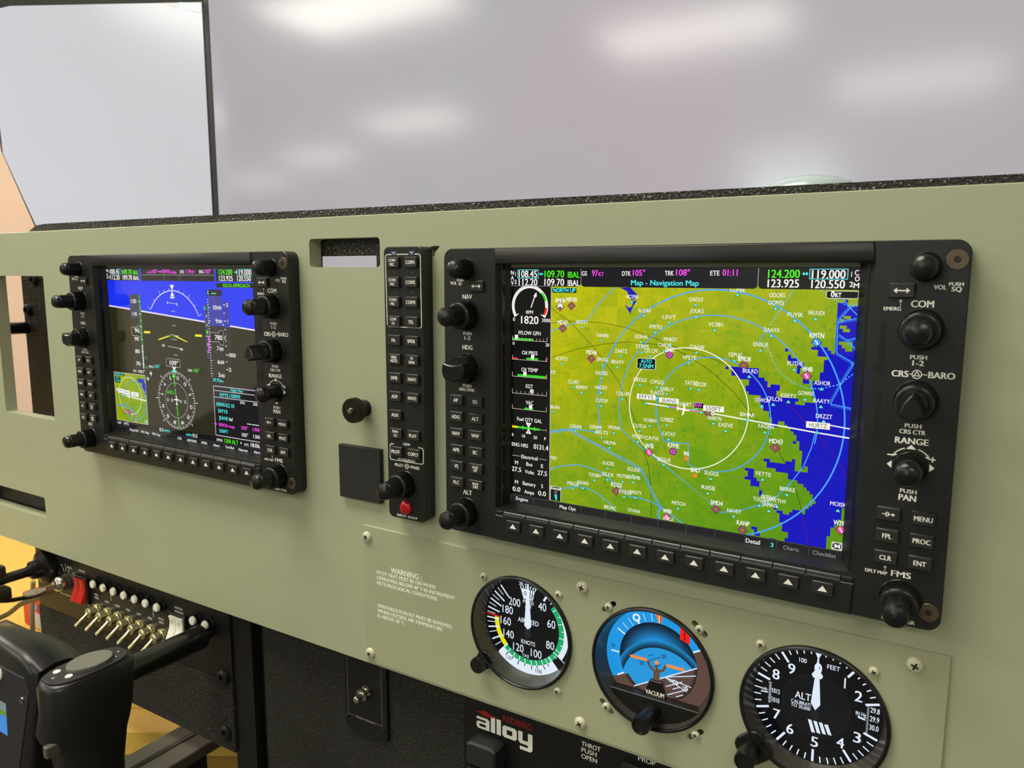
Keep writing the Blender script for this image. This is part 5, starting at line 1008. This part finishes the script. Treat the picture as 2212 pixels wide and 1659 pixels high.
# throttle quadrant
tq = thing('throttle_quadrant', 'black throttle quadrant panel with a white and red logo', 'throttle quadrant', 0, -330, SW)
ob('panel', G().prism(rr(-4, 300, -180, 20, 2), -60, 0), tq, mat=M('quadrant_black', '0e0e0f', .4, var=.15, vs=40)); ob('support', G().box(20, 280, -820, -180, -58, -8), tq, mat=mBlack, smooth=0)
g = G(); x0 = 6.8
def bl(a, b, c, d_): g.poly([(a, b), (c, b), (c, d_), (a, d_)], .06)
Y = -18.6; H = 9.2                            # block letters of the word alloy
def rl(pts): g.poly([(x0+x, Y+y) for x, y in pts], .06)
rl([(0, 7.2), (.4, 9.2), (9.6, 9.2), (11.4, 7.8), (11.4, 0), (1.6, 0), (0, 1.4), (0, 4.4), (1.4, 5.6), (8.2, 5.6), (8.2, 7.2)])
for x in (12.6, 17.6): rl([(x, 0), (x+3.8, 0), (x+3.8, 12), (x, 12)])
rl([(22.6, 1.6), (24.2, 0), (33.4, 0), (34.8, 1.6), (34.8, 7.6), (33.2, 9.2), (24, 9.2), (22.6, 7.6)])
rl([(36, 9.2), (39.6, 9.2), (39.6, 2.8), (44, 2.8), (44, 9.2), (47.8, 9.2), (47.8, -3), (46.2, -4.6), (37.4, -4.6), (37.4, -2), (44, -2), (44, 0), (37.6, 0), (36, 1.6)])
ob('logo_word', g, tq, mat=mPrint, smooth=0)
g = G(); 
for p in ([(2.6, 1.8), (8.2, 1.8), (8.2, 3.9), (2.6, 3.9)], [(26.4, 2.8), (31, 2.8), (31, 6.4), (26.4, 6.4)]): g.poly([(x0+x, Y+y) for x, y in p], .1)
ob('logo_counter', g, tq, mat=M('logo_counter_black', '0e0e0f', .4), smooth=0)
g = G().text('REDBIRD', 42, -4.0, 4.6, .06, width=24.5); g.poly([(x0+x, Y+y) for x, y in ((0, 12.6), (1.6, 13.8), (4.4, 13.6), (6, 15), (9.6, 14.8), (12, 13.4), (19.6, 13.0), (15, 11.9), (9.8, 10.6), (6, 10.8), (3.6, 12.2))], .06)
ob('logo_bird', g, tq, mat=M('logo_red', 'a01418', .5), smooth=0)
g = G()
for i, s_ in enumerate(('THROT', 'PUSH', 'OPEN')): g.text(s_, 93, -2.2-4.6*i, 3.3, .06, width=(14.2, 11.4, 11.8)[i], al='l', bold=.02)
g.text('PROP', 134, 1.5, 3.3, .06, width=12, al='l', bold=.02); ob('lettering', g, tq, mat=mPrint, smooth=0)
mBk2 = M('lever_black', '232326', .5, var=.1)
for nm, v_ in (('lever_knob', [(6.6, -40), (31.5, -40), (31.5, -24), (28, -21.8), (10, -21.8), (6.6, -24)]), ('lever_base', [(0, -62), (31, -62), (31, -42), (8, -42)])): ob(nm, G().prism(v_, 0, 14 if nm == 'lever_knob' else 22, ch=1.5), tq, mat=mBk2, smooth=30)
ob('lever_gate', G().prism([(121, -30), (240, -30), (240, -3), (124, -3)], 0, 4, ch=1), tq, mat=mBk2)
# stand foot bar
t = thing('stand_foot', 'dark grey flat stand rail running toward the viewer under the carpeted board', 'rail', -362, -490, 0)
ob('rail', G().box(-26, 26, -12, 0, -80, 130), t, mat=M('rail_grey', '4c4a40', .5, var=.15, vs=30), smooth=0, bevel=1.5); ob('edge_strip', G().box(-4, 2, 0, 1, -80, 130), t, mat=mBlack, smooth=0)
ob('leg', G().box(-14, 14, -660, -12, -40, -10), t, mat=mBlack, smooth=0)
# table behind
ta = math.radians(30); dx_, dy_ = math.cos(ta), math.sin(ta)
tb = world('wooden_table', 'light maple wooden table behind the simulator', 'table', -.452, .041, Z0-.52, rz=ta)
for i, (y0, y1) in enumerate(((0, 46), (48.5, 330), (332, 610), (612, 860))): ob('board', G().box(-1300, 230, y0, y1, -28, 0), tb, mat=mWood, smooth=0, bevel=1)
ob('apron', G().box(-1100, 200, 30, 60, -140, -29), tb, mat=M('maple_shaded', 'b98f3c', .5, var=.12, vs=14, stretch=(1, 9, 9)), smooth=0)  # apron maple darkened: shade below the table edge put into the colour
for x, y in ((-1250, 50), (190, 50), (-1250, 810), (190, 810)): ob('leg', G().box(x-25, x+25, y-25, y+25, -630, -29), tb, mat=mWood, smooth=0)
# things on the table
t = thing('snack_carton', 'red and white carton standing on the table behind the switch panel', 'carton', -826, -520, -124); 
ob('box', G().prism(rr(-22, 26, 0, 50, 5), -14, 14, ch=1), t, mat=M('red_card', 'e2381c', .4, var=.06)); ob('white_panel', G().prism([(2, 2), (25, 2), (25, 24), (8, 27)], 13, 14.6), t, mat=M('white_card', 'e8e4da', .4)); ob('blue_dot', G().prism(circ(14, 34, 5, 16), 13, 14.8), t, mat=M('blue_card', '8fa0d8', .4))
t = thing('black_box', 'low black electronics box on the table behind the yoke', 'box', -806, -520, -72); ob('case', G().prism(rr(-42, 40, 0, 17, 2), -14, 14, ch=1), t, mat=mBlack); ob('lid_strip', G().box(-30, 30, 17, 18.4, -9, 9), t, mat=M('olive_strip', '6e6440', .5), smooth=0)
def cable(lab, pts, r, mat, name='cable'):
    P_ = [Vector(p) for p in pts]; o = []
    for i in range(len(P_)-1):
        a, b = P_[i], P_[i+1]; a0 = P_[max(0, i-1)]; b1 = P_[min(len(P_)-1, i+2)]
        for k in range(6):
            q = k/6; o.append(.5*((2*a)+(b-a0)*q+(2*a0-5*a+4*b-b1)*q*q+(3*a-a0-3*b+b1)*q**3))
    o.append(P_[-1]); g = G().tube([tuple(p) for p in o], r, 8); e = ob(name, g, mat=mat, smooth=60); e.location = P3(0, 0, 0); e.rotation_euler = (PI/2, 0, 0); return tag(e, lab, 'cable')
cable('thin black cable hanging from the clamp arm to the switch panel', [(-584, -357, 60), (-590, -372, 30), (-604, -383, 0), (-602, -385, -30)], 2.6, mCable)
cable('thick black cable curving up from the table edge behind the yoke', [(-900, -519, -40), (-800, -478, -60), (-700, -428, -40), (-612, -392, -25)], 3.2, mCable)
cable('grey cable dropping beside the red carton', [(-792, -440, -100), (-800, -470, -100), (-800, -500, -98), (-800, -519, -97)], 3.2, mCableG)
for o_ in list(bpy.data.objects):
    if o_.users == 0: bpy.data.objects.remove(o_)
